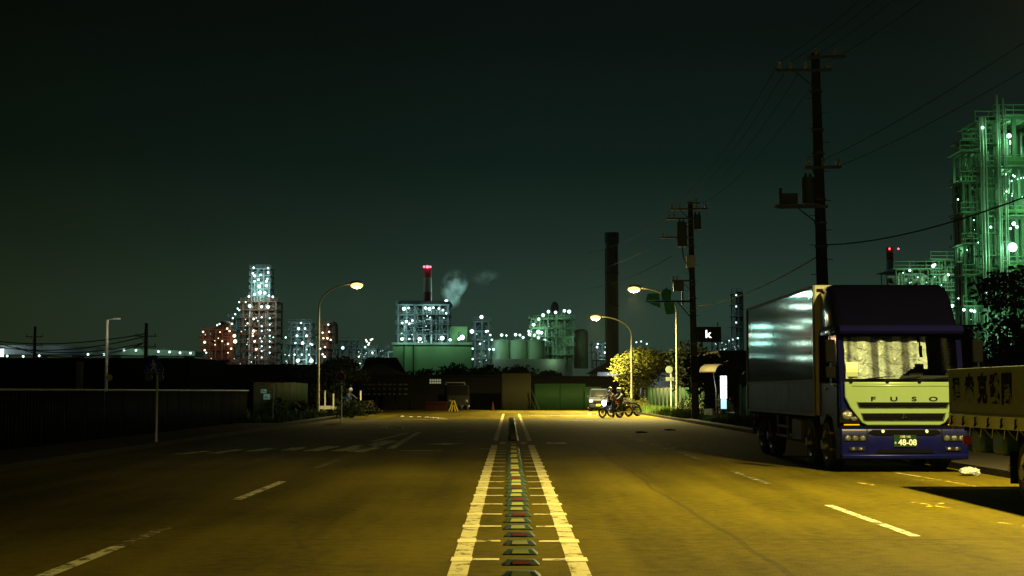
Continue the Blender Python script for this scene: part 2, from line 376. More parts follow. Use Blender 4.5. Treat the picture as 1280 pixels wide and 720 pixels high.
mark([gseg((1120, 591), (1225, 609), .1), gseg((1118, 600), (1196, 601), .1), gseg((1142, 628), (1186, 635.5), .1), gseg((1160, 634), (1178, 629), .08), gseg((1072, 603), (1092, 607), .12), gseg((1252, 653.5), (1284, 658.5), .12)], 'paintyel')
mark([gseg((505, 524), (560, 524.5), .35), gseg((535, 521.5), (556, 523), .4), gseg((660, 519.5), (745, 519.5), .4), gseg((700, 526), (742, 525.5), .35), gseg((1120, 591), (1150, 596), .1)], 'paintbold')
# centre studs
def make_stud(redface):
    root = thing('road_stud', 'x', 'road stud')
    mb = MB()
    prof = [(-.17, 0), (.17, 0), (.1, .055), (-.1, .055)]
    def ring(y, s): return [(-.17 * s, y, 0), (.17 * s, y, 0), (.105 * s, y, .06), (-.105 * s, y, .06)]
    mb.add([(-.17, -.1, 0), (.17, -.1, 0), (.17, .1, 0), (-.17, .1, 0), (-.11, -.045, .048), (.11, -.045, .048), (.11, .045, .048), (-.11, .045, .048)],
           [(0, 3, 2, 1), (4, 5, 6, 7), (0, 1, 5, 4), (1, 2, 6, 5), (2, 3, 7, 6), (3, 0, 4, 7)])
    mb.build('body', 'studbody', root, bevel=.008)
    rf = MB(); rf.add([(-.085, -.094, .012), (.085, -.094, .012), (.07, -.058, .045), (-.07, -.058, .045), (-.085, -.085, .004), (.085, -.085, .004), (.07, -.05, .038), (-.07, -.05, .038)],
                      [(0, 1, 2, 3), (4, 7, 6, 5), (0, 4, 5, 1), (1, 5, 6, 2), (2, 6, 7, 3), (3, 7, 4, 0)])
    rf.build('reflector', 'studred' if redface else 'studyel', root)
    return root
for redf in (0, 1):
    proto = None
    for i in range(88):
        if (i % 3 == 1) != bool(redf): continue
        y = 12.1 + i * .83
        if 41.6 < y < 44.6: continue
        if proto is None:
            proto = make_stud(redf); o = proto
            proto['label'] = ('low road stud on the centre hatching with a dark red reflector' if redf else 'low road stud on the centre hatching with a yellow green reflector')
            proto['group'] = 'road studs along the centre line'
        else: o = copy_tree(proto)
        o.location = (.1 + rnd.uniform(-.012, .012), y, .004); o.rotation_euler = (0, 0, rnd.uniform(-.06, .06))
# small white reflectors on the far left of the road
proto = None
for i, (px, py) in enumerate([(480, 535), (501, 535), (503, 520.8), (514, 521.4), (524, 521.4), (533, 522), (540, 522.4), (546, 523), (737, 517.6), (748, 518)]):
    q = G(px, py)
    if proto is None:
        mb = MB(); mb.lathe([(.12, 0), (.1, .03), (.04, .045)], (0, 0, .004), 10); proto = mb.build('lane_reflector', 'signwhite'); o = proto
    else: o = proto.copy(); COL.objects.link(o)
    o.location = q; tag(o, 'round white raised reflector dot on the far part of the road', 'road reflector', 'round white reflectors at the junction')
# ------------------------------------------------------------------ world
w = bpy.data.worlds.new('World'); sc.world = w; w.use_nodes = True; nt = w.node_tree; N = nt.nodes.new; L = nt.links.new
bg = nt.nodes['Background']; sky = N('ShaderNodeTexSky'); sky.sky_type = 'NISHITA'; sky.sun_disc = False; sky.sun_elevation = R(-4); sky.sun_rotation = R(200)
tc = N('ShaderNodeTexCoord'); sp = N('ShaderNodeSeparateXYZ'); L(tc.outputs['Generated'], sp.inputs[0])
cr = N('ShaderNodeValToRGB'); el = cr.color_ramp.elements
el[0].position = 0; el[0].color = (.020, .036, .023, 1); el[1].position = .33; el[1].color = (.002, .0038, .0032, 1)
for pos, c in ((.03, (.0215, .043, .029)), (.06, (.0194, .041, .0284)), (.104, (.0112, .025, .0178)), (.159, (.0045, .0125, .0095)), (.25, (.0029, .0056, .0045))):
    e = el.new(pos); e.color = c + (1,)
L(sp.outputs['Z'], cr.inputs[0])
# town glow towards the left is more olive
mr = N('ShaderNodeMapRange'); mr.inputs[1].default_value = -.36; mr.inputs[2].default_value = .0; L(sp.outputs['X'], mr.inputs[0])
mx = N('ShaderNodeMix'); mx.data_type = 'RGBA'; mx.blend_type = 'MULTIPLY'; mx.inputs[0].default_value = 1
tn = N('ShaderNodeMix'); tn.data_type = 'RGBA'; setc(tn.inputs[6], (.66, .52, .32)); setc(tn.inputs[7], (1, 1, 1)); L(mr.outputs[0], tn.inputs[0])
L(cr.outputs[0], mx.inputs[6]); L(tn.outputs[2], mx.inputs[7])
# thin cloud mottling
nz = N('ShaderNodeTexNoise'); nz.inputs['Scale'].default_value = 3; nz.inputs['Detail'].default_value = 3; L(tc.outputs['Generated'], nz.inputs['Vector'])
rg = N('ShaderNodeMapRange'); rg.inputs[3].default_value = .88; rg.inputs[4].default_value = 1.12; L(nz.outputs['Fac'], rg.inputs[0])
m2 = N('ShaderNodeMix'); m2.data_type = 'RGBA'; m2.blend_type = 'MULTIPLY'; m2.inputs[0].default_value = 1; L(mx.outputs[2], m2.inputs[6]); L(rg.outputs[0], m2.inputs[7])
sk = N('ShaderNodeMix'); sk.data_type = 'RGBA'; sk.blend_type = 'ADD'; sk.inputs[0].default_value = .01; L(m2.outputs[2], sk.inputs[6]); L(sky.outputs[0], sk.inputs[7])
L(sk.outputs[2], bg.inputs[0]); bg.inputs[1].default_value = 1
#@@STREET
# ------------------------------------------------------------------ street lamps
SOD = (1, .8, .26); SGN = 1
def street_lamp(label, loc, rz, e, arm=2.4, h=8.1, floor=.08):
    t = thing('street_lamp', label, 'street lamp', loc, rz, 'street lamps')
    h0 = h - 1.5
    mb = MB(); mb.tube((0, 0, 0), (0, 0, h0 * .3), .11, .1, 10); mb.tube((0, 0, h0 * .3), (0, 0, h0), .085, .06, 10); mb.cbox((0, 0, .02), (.4, .4, .04)); mb.build('pole', 'lampgrey', t)
    pts = []
    for i in range(15):
        a = math.pi / 2 * i / 14; pts.append((arm * (1 - math.cos(a)), 0, h0 + 1.5 * math.sin(a)))
    mb = MB(); mb.path(pts, .045, 8); mb.build('arm', 'lampgrey', t)
    hd = MB(); hd.lathe([(.03, -.1), (.12, 0), (.17, .25), (.15, .6), (.04, .75)], (arm - .1, 0, h + .05), 12, 'x')
    head = hd.build('lamp_head', 'lampgrey', t)
    ln = MB(); ln.ball((arm + .28, 0, h - .08), .27, 14, 8, (1.5, 1, .75)); ln.build('lens', 'sodium', head)
    lo = light('street_lamp_light', (arm + .28, 0, h - .42), e, SOD, .2, t); d = lo.data; d.use_nodes = True; nt = d.node_tree
    # luminaire photometry: cut off above the horizontal, wide along the road, shorter across it
    em = [n for n in nt.nodes if n.type == 'EMISSION'][0]; tc = nt.nodes.new('ShaderNodeTexCoord'); sp = nt.nodes.new('ShaderNodeSeparateXYZ'); nt.links.new(tc.outputs['Normal'], sp.inputs[0])
    up = nt.nodes.new('ShaderNodeMapRange'); up.interpolation_type = 'SMOOTHSTEP'; up.inputs[1].default_value = -.17; up.inputs[2].default_value = -.68; up.inputs[3].default_value = floor; up.inputs[4].default_value = 1; nt.links.new(sp.outputs['Z'], up.inputs[0])
    ab = nt.nodes.new('ShaderNodeMath'); ab.operation = 'ABSOLUTE'; nt.links.new(sp.outputs['X'], ab.inputs[0])
    ac = nt.nodes.new('ShaderNodeMapRange'); ac.interpolation_type = 'SMOOTHSTEP'; ac.inputs[1].default_value = .64; ac.inputs[2].default_value = .93; ac.inputs[3].default_value = 1; ac.inputs[4].default_value = .1; nt.links.new(ab.outputs[0], ac.inputs[0])
    mu = nt.nodes.new('ShaderNodeMath'); mu.operation = 'MULTIPLY'; nt.links.new(up.outputs[0], mu.inputs[0]); nt.links.new(ac.outputs[0], mu.inputs[1]); bk = nt.nodes.new('ShaderNodeMapRange'); bk.interpolation_type = 'SMOOTHSTEP'; bk.inputs[1].default_value = -.7; bk.inputs[2].default_value = -.05; bk.inputs[3].default_value = .22; bk.inputs[4].default_value = 1; nt.links.new(sp.outputs['X'], bk.inputs[0])
    m2 = nt.nodes.new('ShaderNodeMath'); m2.operation = 'MULTIPLY'; nt.links.new(mu.outputs[0], m2.inputs[0]); nt.links.new(bk.outputs[0], m2.inputs[1]); nt.links.new(m2.outputs[0], em.inputs[1])
    return t
E1 = 5200
street_lamp('sodium street lamp with curved arm behind the no parking sign on the left', (-12.1, 90, 0), 0, E1 * 1.0, 2.1, 8.35, .08)
street_lamp('sodium street lamp whose arm passes the green sign beside the utility pole', (10.55, 90, 0), math.pi, E1 * 7.5, 2.4, 8.1, .07)
street_lamp('farther sodium street lamp standing in front of the yellow lit tree', (9.4, 110, 0), math.pi, E1 * 7, 2.5, 7.35, .07)
street_lamp('near sodium street lamp on the pavement beside the parked flatbed lorry', (11.3, 19, .1), math.pi, E1 * 3.5, 2.5, 8.3, .002)
# pale unlit lamp pole far left
t = thing('lamp_post', 'tall pale lamp post rising behind the left fence', 'lamp post', tuple(W(132.5, 489, 95)[:2]) + (0,))
H = W(132, 400, 95).z
mb = MB(); mb.tube((0, 0, 0), (0, 0, H), .12, .09, 8); mb.build('pole', 'white', t)
mb = MB(); mb.tube((0, 0, H), (.5, 0, H + .1), .04, .04, 6); mb.cbox((.65, 0, H + .08), (.5, .2, .1)); mb.build('lamp_head', 'lampgrey', t)
light('post_fill_light', (.9, -1.2, H - .6), 30, (1, .9, .6), .1, t)  # fill light in front of the post, whose own lamp is unlit
o = MB(); q = W(136.5, 472, 94.5); o.lathe([(.22, -.02), (.22, .02)], (0, 0, 0), 20, 'y'); o = o.build('round_board', 'yellow'); o.location = q
tag(o, 'small round yellow board at the foot of the pale lamp post', 'sign')
# ------------------------------------------------------------------ utility poles + cables
def upole(label, x, y, h, lean=0, arms=()):
    t = thing('utility_pole', label, 'utility pole', (x, y, 0), 0, 'utility poles'); t.rotation_euler = (0, lean, 0)
    mb = MB(); mb.tube((0, 0, 0), (0, 0, h), .21, .13, 14)
    mb.build('pole', 'polecon', t)
    mb = MB(); z = 2.4
    k = 0
    while z < h - 1.2:
        s = 1 if k % 2 else -1; mb.tube((s * .14, 0, z), (s * .34, 0, z), .012, .012, 5); z += .45; k += 1
    for z in (h * .35, h * .5, h * .56, h * .62, h * .74, h * .8, h * .9): mb.lathe([(.2, -.03), (.2, .03)], (0, 0, z), 12)
    mb.build('bolt', 'galv', t)
    for (z, x0, x1, ins) in arms:
        a = MB(); a.box(x0, x1, -.2, -.12, z - .045, z + .045); a.bar((x0 * .5, -.12, z - .05), (0, -.1, z - .6), .03) if x0 < -.4 else None
        a = a.build('crossarm', 'galv', t)
        for xi in ins:
            i_ = MB(); i_.lathe([(.03, 0), (.07, .05), (.04, .08), (.075, .13), (.04, .17), (.06, .22)], (xi, -.16, z + .045), 10); i_.build('insulator', 'ins', a)
    return t
def cable(name, label, a, b_, sag, r=.008, m='wire', group='overhead cables', seg=18):
    a, b_ = Vector(a), Vector(b_); pts = []
    for i in range(seg + 1):
        u = i / seg; p_ = a.lerp(b_, u); p_.z -= sag * 4 * u * (1 - u); pts.append(p_)
    mb = MB(); mb.path(pts, r, 5); o = mb.build(name, m); return tag(o, label, 'cable', group)
UP1 = (9.55, 43); UP2 = (9.75, 75)
u1 = upole('tall utility pole rising above the box truck roof', UP1[0], UP1[1], 11.9, R(-.9), ((11.35, -1.25, .45, (-1.15, -.8, -.35, .35)), (11.75, -.3, .9, (.0, .6)), (8.35, -.45, .65, (-.35, .1, .55)), (5.95 + 1.2, -1.35, .2, ())))
pb = MB(); pb.tube((-.35, -.05, 7.28), (-.35, -.05, 8.05), .2, .2, 14); pb.tube((-.42, -.05, 8.05), (-.42, -.05, 8.18), .05, .04, 8); pb.tube((-.28, -.05, 8.05), (-.28, -.05, 8.18), .05, .04, 8); pb.build('transformer', 'trans', u1)
pb = MB(); pb.cbox((-.95, -.05, 7.42), (.5, .25, .3)); pb.tube((-1.2, -.05, 7.25), (-1.2, -.05, 7.75), .05, .05, 6); pb.build('switch_box', 'trans', u1)
pb = MB(); pb.box(-1.4, 0, -.3, .2, 7.17, 7.22); pb.build('bracket_shelf', 'galv', u1)
u2 = upole('utility pole carrying the green sign bracket and transformers beside the road', UP2[0], UP2[1], 11.6, R(-.9), ((11.2, -1.1, .9, (-1.0, -.6, .3, .8)), (11.5, -.2, .5, (.3,)), (10.7, -1.3, .3, (-1.2, -.9)), (9.7, -1.6, .1, (-1.5,)), (7.4, -1.1, 0, (-1.0, -.8))))
for xo, z0, z1, rr in ((-.5, 9.2, 10.5, .27), (.35, 10.1, 10.9, .2)):
    pb = MB(); pb.tube((xo, -.1, z0), (xo, -.1, z1), rr, rr, 14); pb.tube((xo - .1, -.1, z1), (xo - .1, -.1, z1 + .15), .05, .04, 8); pb.tube((xo + .1, -.1, z1), (xo + .1, -.1, z1 + .15), .05, .04, 8); pb.build('transformer', 'trans', u2)
pb = MB(); pb.box(-.3, .16, -.33, .05, 8.1, 8.75); pb.build('meter_box', 'cream', u2, bevel=.03)
pb = MB(); pb.cbox((-.75, -.15, 7.1), (.55, .25, .5)); pb.tube((-.55, -.2, 6.1), (-.55, -.2, 6.85), .05, .05, 6); pb.build('switch_box', 'trans', u2)
pb = MB(); pb.box(-.16, .13, -.2, -.19, 2.0, 3.4); pb.build('banding_sheet', 'darkfence', u2)
pb = MB(); pb.path([(-.5, -.15, 9.2), (-.45, -.2, 8.6), (-.25, -.2, 8.2), (-.14, -.2, 7.8), (-.18, -.2, 3)], .03, 6); pb.build('riser_cable', 'wire', u2)
# bracket and green crossing sign hanging over the road
sz = W(832, 377, 75)
sg = thing('overhead_sign', 'small green diamond panels on a horizontal arm from the utility pole', 'road sign', (UP2[0], 75, 0))
mb = MB(); zz = sz.z; mb.tube((-.1, -.25, zz), (-2.1, -.25, zz), .05, .04, 8); mb.tube((-.15, -.25, zz - .95), (-.95, -.25, zz), .03, .03, 6); mb.build('bracket_arm', 'dark', sg)
mb = MB()
for k in range(4):
    mb.box(-1.75 + .02, -1.28, -.34, -.32, zz + .05, zz + .62) if k == 0 else None
mb.prism([(-1.75, zz + .06), (-1.30, zz + .06), (-1.24, zz + .5), (-1.52, zz + .72), (-1.8, zz + .45)], -.33, -.3)
mb.prism([(-1.68, zz - .06), (-1.12, zz - .06), (-1.08, zz - .66), (-1.55, zz - .7)], -.33, -.3)
mb.prism([(-2.55, zz - .06), (-1.85, zz - .06), (-1.85, zz - .36)], -.33, -.3)
mb.prism([(-2.6, zz + .06), (-1.88, zz + .06), (-1.9, zz + .42), (-2.5, zz + .4)], -.33, -.3)
mb.build('sign_panel', 'signgreen', sg)
mb = MB(); mb.tube((-1.45, -.28, zz - .7), (-1.5, -.28, zz + .72), .035, .035, 6); mb.tube((-2.6, -.28, zz), (-2.1, -.28, zz), .035, .035, 6); mb.build('sign_frame', 'dark', sg)
# near pole off frame to the right, carries the cables
u3 = upole('utility pole on the pavement beyond the right edge of view', 9.9, 9, 11.8, 0, ((11.3, -1.25, .45, (-1.15, -.8, -.35, .35)), (8.3, -.45, .65, (-.35, .55))))
for k, (xo, z) in enumerate(((-1.15, 11.6), (-.8, 11.6), (-.35, 11.6), (.35, 11.6))):
    cable('overhead_cable', 'high cable from the tall pole towards the viewer, %s' % ('outermost on the road side', 'second from the road side', 'nearest the pole, road side', 'on the pavement side')[k], (UP1[0] + xo - .18, UP1[1] - .16, z), (9.9 + xo, 9, z), .9)
    cable('overhead_cable', 'high cable between the two far utility poles, %s' % ('outermost on the road side', 'second from the road side', 'nearest the pole, road side', 'on the pavement side')[k], (UP2[0] + xo - .15, UP2[1] - .1, 11.4), (UP1[0] + xo - .18, UP1[1] - .16, z), .7)
cable('overhead_cable', 'mid height cable leaving the tall pole towards the upper right', (UP1[0] - .4, 42.8, 8.4), (9.6, 9, 8.4), .5)
cable('overhead_cable', 'mid height cable on the pavement side of the tall pole', (UP1[0] + .5, 42.8, 8.4), (10.4, 9, 8.4), .5)
c0 = W(868, 383, 74.8); c1 = W(1031, 315, 43)
cable('telephone_cable', 'bright sagging cable from the far utility pole towards the truck', c0, c1, .35, .022, 'galv')
cable('telephone_cable', 'dark thick cable sweeping past the plant tower at the right', W(1034, 306, 43), (10.0, 9, 6.3), .9, .018)
for k in range(3): cable('overhead_cable', ['short dark cable stub reaching left from the far pole', 'faint cable reaching left above the bright lamp', 'lowest faint cable reaching left from the far pole'][k], (UP2[0] - 1.2, 75, 10.9 - k * 1.1), (UP2[0] - 4.5, 96, 10.9 - k * 1.2), .3, .012)
# left far poles
for k, (px, pt, Y, lab) in enumerate(((44, 408, 150, 'thin dark utility pole in front of the elevated road at far left'), (183, 404, 120, 'dark utility pole where the lit cables meet behind the crossing sign'))):
    q = W(px, pt, Y); upole(lab, q.x, Y, q.z, 0, ((q.z - 1.1, -.9, .9, (-.8, .8)), (q.z - 2, -.9, .9, (-.8, .8))))
q0 = W(183, 404, 120)
cols = [((0, 427), (183, 417)), ((0, 434), (184, 420)), ((0, 430), (182, 428)), ((20, 434), (178, 430))]
for k, (a, b_) in enumerate(cols):
    cable('overhead_cable', 'orange lit cable fan left of the dark pole, %s' % ('topmost strand', 'second strand', 'third strand', 'lowest strand')[k], W(a[0], a[1], 150), W(b_[0], b_[1], 120), .5 + .2 * k, .05, 'galv')
light('left_yard_light', tuple(W(160, 434, 126)), 110, (1, .6, .25), .2)
# ------------------------------------------------------------------ signs on the left
def disc(mb, c, r, y0, y1, n=28): mb.lathe([(r, y0), (r, y1)], c, n, 'y')
cs = thing('crossing_sign', 'blue triangular pedestrian crossing sign on a thin pole at left', 'road sign', (G(195, 558).x, G(195, 558).y, 0))
Yc = cs.location.y; m_ = Yc / FPX
zc0 = W(191, 466, Yc).z; zc1 = W(191, 444, Yc).z
mb = MB(); mb.tube((0, 0, 0), (0, 0, zc0 + .3), .035, .035, 8); mb.build('pole', 'palepost', cs)
dx = -4.2 * m_
mb = MB(); hw = 12.6 * m_; mb.prism([(dx - hw, zc0), (dx + hw, zc0), (dx + hw * .98, zc0 + .12), (dx + .05, zc1), (dx - .05, zc1), (dx - hw * .98, zc0 + .12)], -.06, -.045); face = mb.build('sign_face', 'blue', cs, bevel=.004)
# walking figure and stripes
mb = MB(); zz = zc0 + .03
def flat(pts): mb.prism([(dx + a * m_, zc0 + b_ * m_) for a, b_ in pts], -.066, -.061)
flat([(-2, 15), (-.5, 16.5), (1.2, 15), (.6, 13.4), (-1.2, 13.4)])
flat([(-1.4, 13), (1.6, 13), (2, 7), (-1.6, 7)]); flat([(-1.6, 7.2), (.6, 7.2), (-2.2, 2), (-4, 2)]); flat([(0, 7.2), (2, 7.2), (4.4, 2), (2.6, 2)])
flat([(-1.4, 13), (-4, 8.6), (-3.2, 8), (-1.2, 11)]); flat([(1.6, 13), (4.4, 8.6), (3.6, 8), (1.4, 11)])
flat([(-9, 3.6), (-5.6, 3.6), (-5.4, 4.4), (-8.4, 4.4)]); flat([(5.6, 3.6), (9, 3.6), (8.4, 4.4), (5.4, 4.4)]); flat([(-12, .2), (12, .2), (11.7, .8), (-11.7, .8)])
mb.build('walking_figure', 'signwhite', face)
mb = MB()
for s in (-1, 1): mb.lathe([(.11, -.02), (.11, .02)], (dx + s * .16, .02, zc0 - .13), 14, 'y')
mb.build('rear_mirror_discs', 'galv', cs)
mb = MB(); mb.box(dx - .25, dx + .25, -.03, 0, zc0 - .06, zc0 - .02); mb.build('bracket', 'galv', cs)
q = G(426.5, 527); npk = thing('no_parking_sign', 'round red and blue no parking sign on a pole in the left bushes', 'road sign', (q.x, q.y, 0)); Yn = q.y; m_ = Yn / FPX
zc = W(426, 471, Yn).z
mb = MB(); mb.tube((0, 0, 0), (0, 0, zc + .3), .035, .035, 8); mb.build('pole', 'palepost', npk)
mb = MB(); disc(mb, (-.05, 0, zc), 6.4 * m_, -.06, -.04); f0 = mb.build('sign_rim', 'palered', npk)
mb = MB(); disc(mb, (-.05, 0, zc), 4.7 * m_, -.068, -.062); mb.build('sign_centre', 'blue', f0)
mb = MB(); mb.prism([(-.05 - 4 * m_, zc + 3 * m_), (-.05 - 3 * m_, zc + 4 * m_), (-.05 + 4 * m_, zc - 3 * m_), (-.05 + 3 * m_, zc - 4 * m_)], -.074, -.07); mb.build('slash', 'red', f0)
mb = MB(); mb.box(-.05 - 6 * m_, -.05 + 6 * m_, -.06, -.045, zc - 11 * m_, zc - 7.6 * m_); pl = mb.build('supplementary_plate', 'signwhite', npk)
mb = MB(); mb.box(-.05 - 4.4 * m_, -.05 + 4.4 * m_, -.067, -.063, zc - 9.7 * m_, zc - 9.0 * m_); mb.build('arrow_bar', 'ink', pl)
q = W(341, 500, 68); nb = thing('notice_plates', 'two small pale green notice plates on a thin post by the dark fence', 'sign', (q.x, 68, .1)); m_ = 68 / FPX
mb = MB(); mb.tube((0, 0, 0), (0, 0, W(341, 488, 68).z), .03, .03, 6); mb.build('post', 'lampgrey', nb)
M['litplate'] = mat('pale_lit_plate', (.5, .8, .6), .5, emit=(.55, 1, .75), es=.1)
for x0, x1, za, zb in ((-15, -8, 489, 494), (-11.5, -3.5, 495, 502)):
    mb = MB(); mb.box(x0 * m_, x1 * m_, -.02, 0, W(0, zb, 68).z, W(0, za, 68).z); p_ = mb.build('plate', 'litplate', nb)
    mb = MB(); mb.tube((x1 * m_ - .02, .01, W(0, (za + zb) / 2, 68).z), (0, .01, W(0, (za + zb) / 2, 68).z), .012, .012, 5); mb.build('arm', 'lampgrey', nb)
    mb = MB()
    for j in range(2): mb.box((x0 + 1) * m_, (x0 + 1 + (x1 - x0 - 2) * (.9, .6)[j]) * m_, -.025, -.021, W(0, zb - 1.5 - 1.6 * j, 68).z, W(0, zb - 2.2 - 1.6 * j, 68).z)
    mb.build('marking_lines', 'dark', p_)
# signs right of road
q = G(839, 519); sR = thing('round_sign', 'round sign seen edge lit on a pale pole by the right verge', 'road sign', (q.x, q.y, 0)); m_ = q.y / FPX
zr = W(838, 462, q.y).z
mb = MB(); mb.tube((0, 0, 0), (0, 0, zr), .045, .045, 8); mb.build('pole', 'lampgrey', sR)
mb = MB(); disc(mb, (-.12, -.05, zr), .24, -.02, 0); mb.build('sign_face', 'trans', sR)
mb = MB(); mb.box(-.35, .2, -.06, -.04, zr - .75, zr - .5); mb.build('supplementary_plate', 'trans', sR)
mb = MB(); q = G(826.5, 516); mb.tube((0, 0, 0), (0, 0, .5), .1, .1, 10); mb.ball((0, 0, .5), .1, 10, 6); o = mb.build('bollard', 'concrete'); o.location = (q.x, q.y, .1); tag(o, 'short pale rounded bollard in front of the green fence', 'bollard')
# chain / small wire railing
q = W(848, 509, 84)
rl = thing('wire_railing', 'low white looped railing in the verge beside the sign pole', 'railing', (q.x, 84, .1))
mb = MB()
for k in range(6):
    x0 = k * .32; mb.path([(x0, -k * 1.2, 0), (x0, -k * 1.2, .55), (x0 + .06, -k * 1.2, .7), (x0 + .14, -k * 1.2, .72), (x0 + .2, -k * 1.2, .6), (x0 + .2, -k * 1.2, 0)], .02, 5)
mb.build('hoops', 'white', rl)
#@@FENCES
# ------------------------------------------------------------------ fences
def fence(name, label, pts, h, m, post='galv', rib=.13, amp=.02, rail=None, gaps=0, posth=0.1):
    t = thing(name, label, 'fence', (pts[0][0], pts[0][1], 0))
    sheets = MB(); O = Vector((pts[0][0], pts[0][1]))
    for a, b_ in zip(pts, pts[1:]):
        a, b_ = Vector(a) - O, Vector(b_) - O; L_ = (b_ - a).length; d = (b_ - a) / L_; n = Vector((-d.y, d.x)); k = 0; s = 0
        pw = 2.0
        npan = max(1, int(L_ / pw))
        for pi in range(npan):
            s0, s1 = L_ * pi / npan, L_ * (pi + 1) / npan - .03; hh = h + rnd.uniform(-.03, .03); vs = []; cnt = int((s1 - s0) / rib) * 2
            for i in range(cnt + 1):
                s = s0 + (s1 - s0) * i / cnt; off = amp if (i // 2) % 2 else -amp; p_ = a + d * s + n * off
                vs += [(p_.x, p_.y, .05), (p_.x, p_.y, hh)]
            sheets.add(vs, [(2 * i, 2 * i + 2, 2 * i + 3, 2 * i + 1) for i in range(cnt)])
        for pi in range(npan + 1):
            p_ = a + d * (L_ * pi / npan) + n * (amp + .05)
            q_ = MB(); q_.box(p_.x - .04, p_.x + .04, p_.y - .04, p_.y + .04, 0, h + posth); q_.build('post', post, t)
        if rail:
            q_ = MB(); z = rail; q_.tube(tuple(a - n * .06) + (z,), tuple(b_ - n * .06) + (z,), .035, .035, 6); q_.build('rail', 'rail', t)
    s = sheets.build('sheeting', m, t); so = s.modifiers.new('thickness', 'SOLIDIFY'); so.thickness = .006
    return t
fence('left_fence', 'long dark sheet fence with a pale top rail along the left pavement', [(-13.2, 26), (-12.9, 70)], 1.56, 'darkfence', 'dark', rail=1.6, posth=0)
fence('sheet_fence', 'green corrugated sheet fence left of the no parking sign', [(-12.8, 71), (-12.5, 88)], 2.05, 'darkgreenfence', 'dark')
fence('sheet_fence', 'green corrugated sheet fence behind the bus stop on the right', [(11.9, 50), (11.6, 84), (10.7, 112)], 1.8, 'greenfence', 'trans')
def hoarding(label, px0, px1, pyt, Y, m, name='hoarding', pw=1.8):
    a, b_ = W(px0, pyt, Y), W(px1, pyt, Y); t = thing(name, label, 'hoarding', (a.x, Y, 0)); n = max(1, round((b_.x - a.x) / pw)); wd = (b_.x - a.x) / n
    for i in range(n):
        q_ = MB(); vs = []; cnt = int(wd / .12)
        for k in range(cnt + 1): x = i * wd + (wd - .02) * k / cnt; yy = .02 * (k % 2); vs += [(x, yy, .02), (x, yy, a.z)]
        q_.add(vs, [(2 * k, 2 * k + 2, 2 * k + 3, 2 * k + 1) for k in range(cnt)]); o = q_.build('panel', m, t); so = o.modifiers.new('thickness', 'SOLIDIFY'); so.thickness = .02
    q_ = MB(); q_.box(0, b_.x - a.x, .03, .08, a.z - .1, a.z + .03); q_.box(0, b_.x - a.x, .03, .08, .3, .4); q_.build('rail', m, t)
    return t
hoarding('green site hoarding across the end of the road', 668, 732, 480, 121, 'greenwall')
hoarding('taller pale green gate panel behind the car', 730.5, 752, 484, 120.2, 'greenwall')
hoarding('tall dull brown sheet panels facing the centre line at the road end', 627, 664, 467, 121, 'brown')
mb = MB(); a = W(664, 487, 120.5); mb.bar((a.x, 120.4, a.z), (a.x + .7, 119.6, 0), .07); mb.bar((a.x, 120.4, a.z * .5), (a.x + .4, 119.8, 0), .05); o = mb.build('raking_prop', 'dark'); tag(o, 'dark raking prop leaning on the brown sheet panels', 'prop')
# ------------------------------------------------------------------ foliage
def leaf_cloud(mb, blobs, n, ls, r):
    for _ in range(n):
        c, rad = r.choice(blobs); d = Vector((r.gauss(0, 1), r.gauss(0, 1), r.gauss(0, 1))).normalized()
        p_ = Vector(c) + Vector((d.x * rad[0], d.y * rad[1], d.z * rad[2])) * (r.random() ** .35) * r.uniform(.85, 1.12)
        if p_.z < .1: continue
        u = Vector((r.gauss(0, 1), r.gauss(0, 1), r.gauss(0, 1))).normalized(); v = u.orthogonal().normalized(); s = ls * r.uniform(.6, 1.4)
        mb.add([p_ - u * s, p_ + v * s * .5, p_ + u * s, p_ - v * s * .5], [(0, 1, 2, 3)])
def tree(name, label, cat, x, y, h, w_, m, n=1500, ls=.16, trunk=.3, seed=1, nb=9, group=None, z0=0, low=.35):
    r = random.Random(seed); t = thing(name, label, cat, (x, y, z0), 0, group)
    blobs = []
    for i in range(nb):
        a = r.uniform(0, 6.28); rr = w_ / 2 * r.uniform(.1, .68); zz_ = h * r.uniform(low + .12, .86); k = r.uniform(.2, .36)
        blobs.append(((rr * math.cos(a), rr * math.sin(a), zz_), (w_ * k, w_ * k, h * k * .55)))
    tk = MB(); tk.tube((0, 0, 0), (.05 * w_, 0, h * .45), trunk * .5, trunk * .32, 8); tk.tube((.05 * w_, 0, h * .45), (0, .04 * w_, h * .75), trunk * .3, trunk * .12, 7)
    for c, _ in blobs[:6]: tk.tube((.04 * w_, 0, h * .38), c, trunk * .2, trunk * .05, 6)
    tk.build('trunk', 'bark', t)
    cr_ = MB(); leaf_cloud(cr_, blobs, n, ls, r); cr_.build('crown', m, t)
    return t
def shrub(label, x, y, h, w_, m, n=700, ls=.1, seed=1, name='shrub', d=None, group=None):
    r = random.Random(seed); mb = MB(); d = d or w_
    blobs = [((r.uniform(-.4, .4) * w_, r.uniform(-.4, .4) * d, h * r.uniform(.25, .65)), (w_ * .25, d * .25, h * .35)) for _ in range(9)]
    leaf_cloud(mb, blobs, n, ls, r)
    for c, _ in blobs: mb.tube((c[0] * .3, c[1] * .3, 0), c, .03, .015, 4)
    o = mb.build(name, m); o.location = (x, y, .05); return tag(o, label, 'shrub', group)
q = W(803, 470, 122)
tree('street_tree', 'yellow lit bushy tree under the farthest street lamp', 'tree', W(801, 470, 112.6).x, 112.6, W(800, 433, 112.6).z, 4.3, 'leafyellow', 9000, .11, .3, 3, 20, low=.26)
q = W(868, 470, 88)
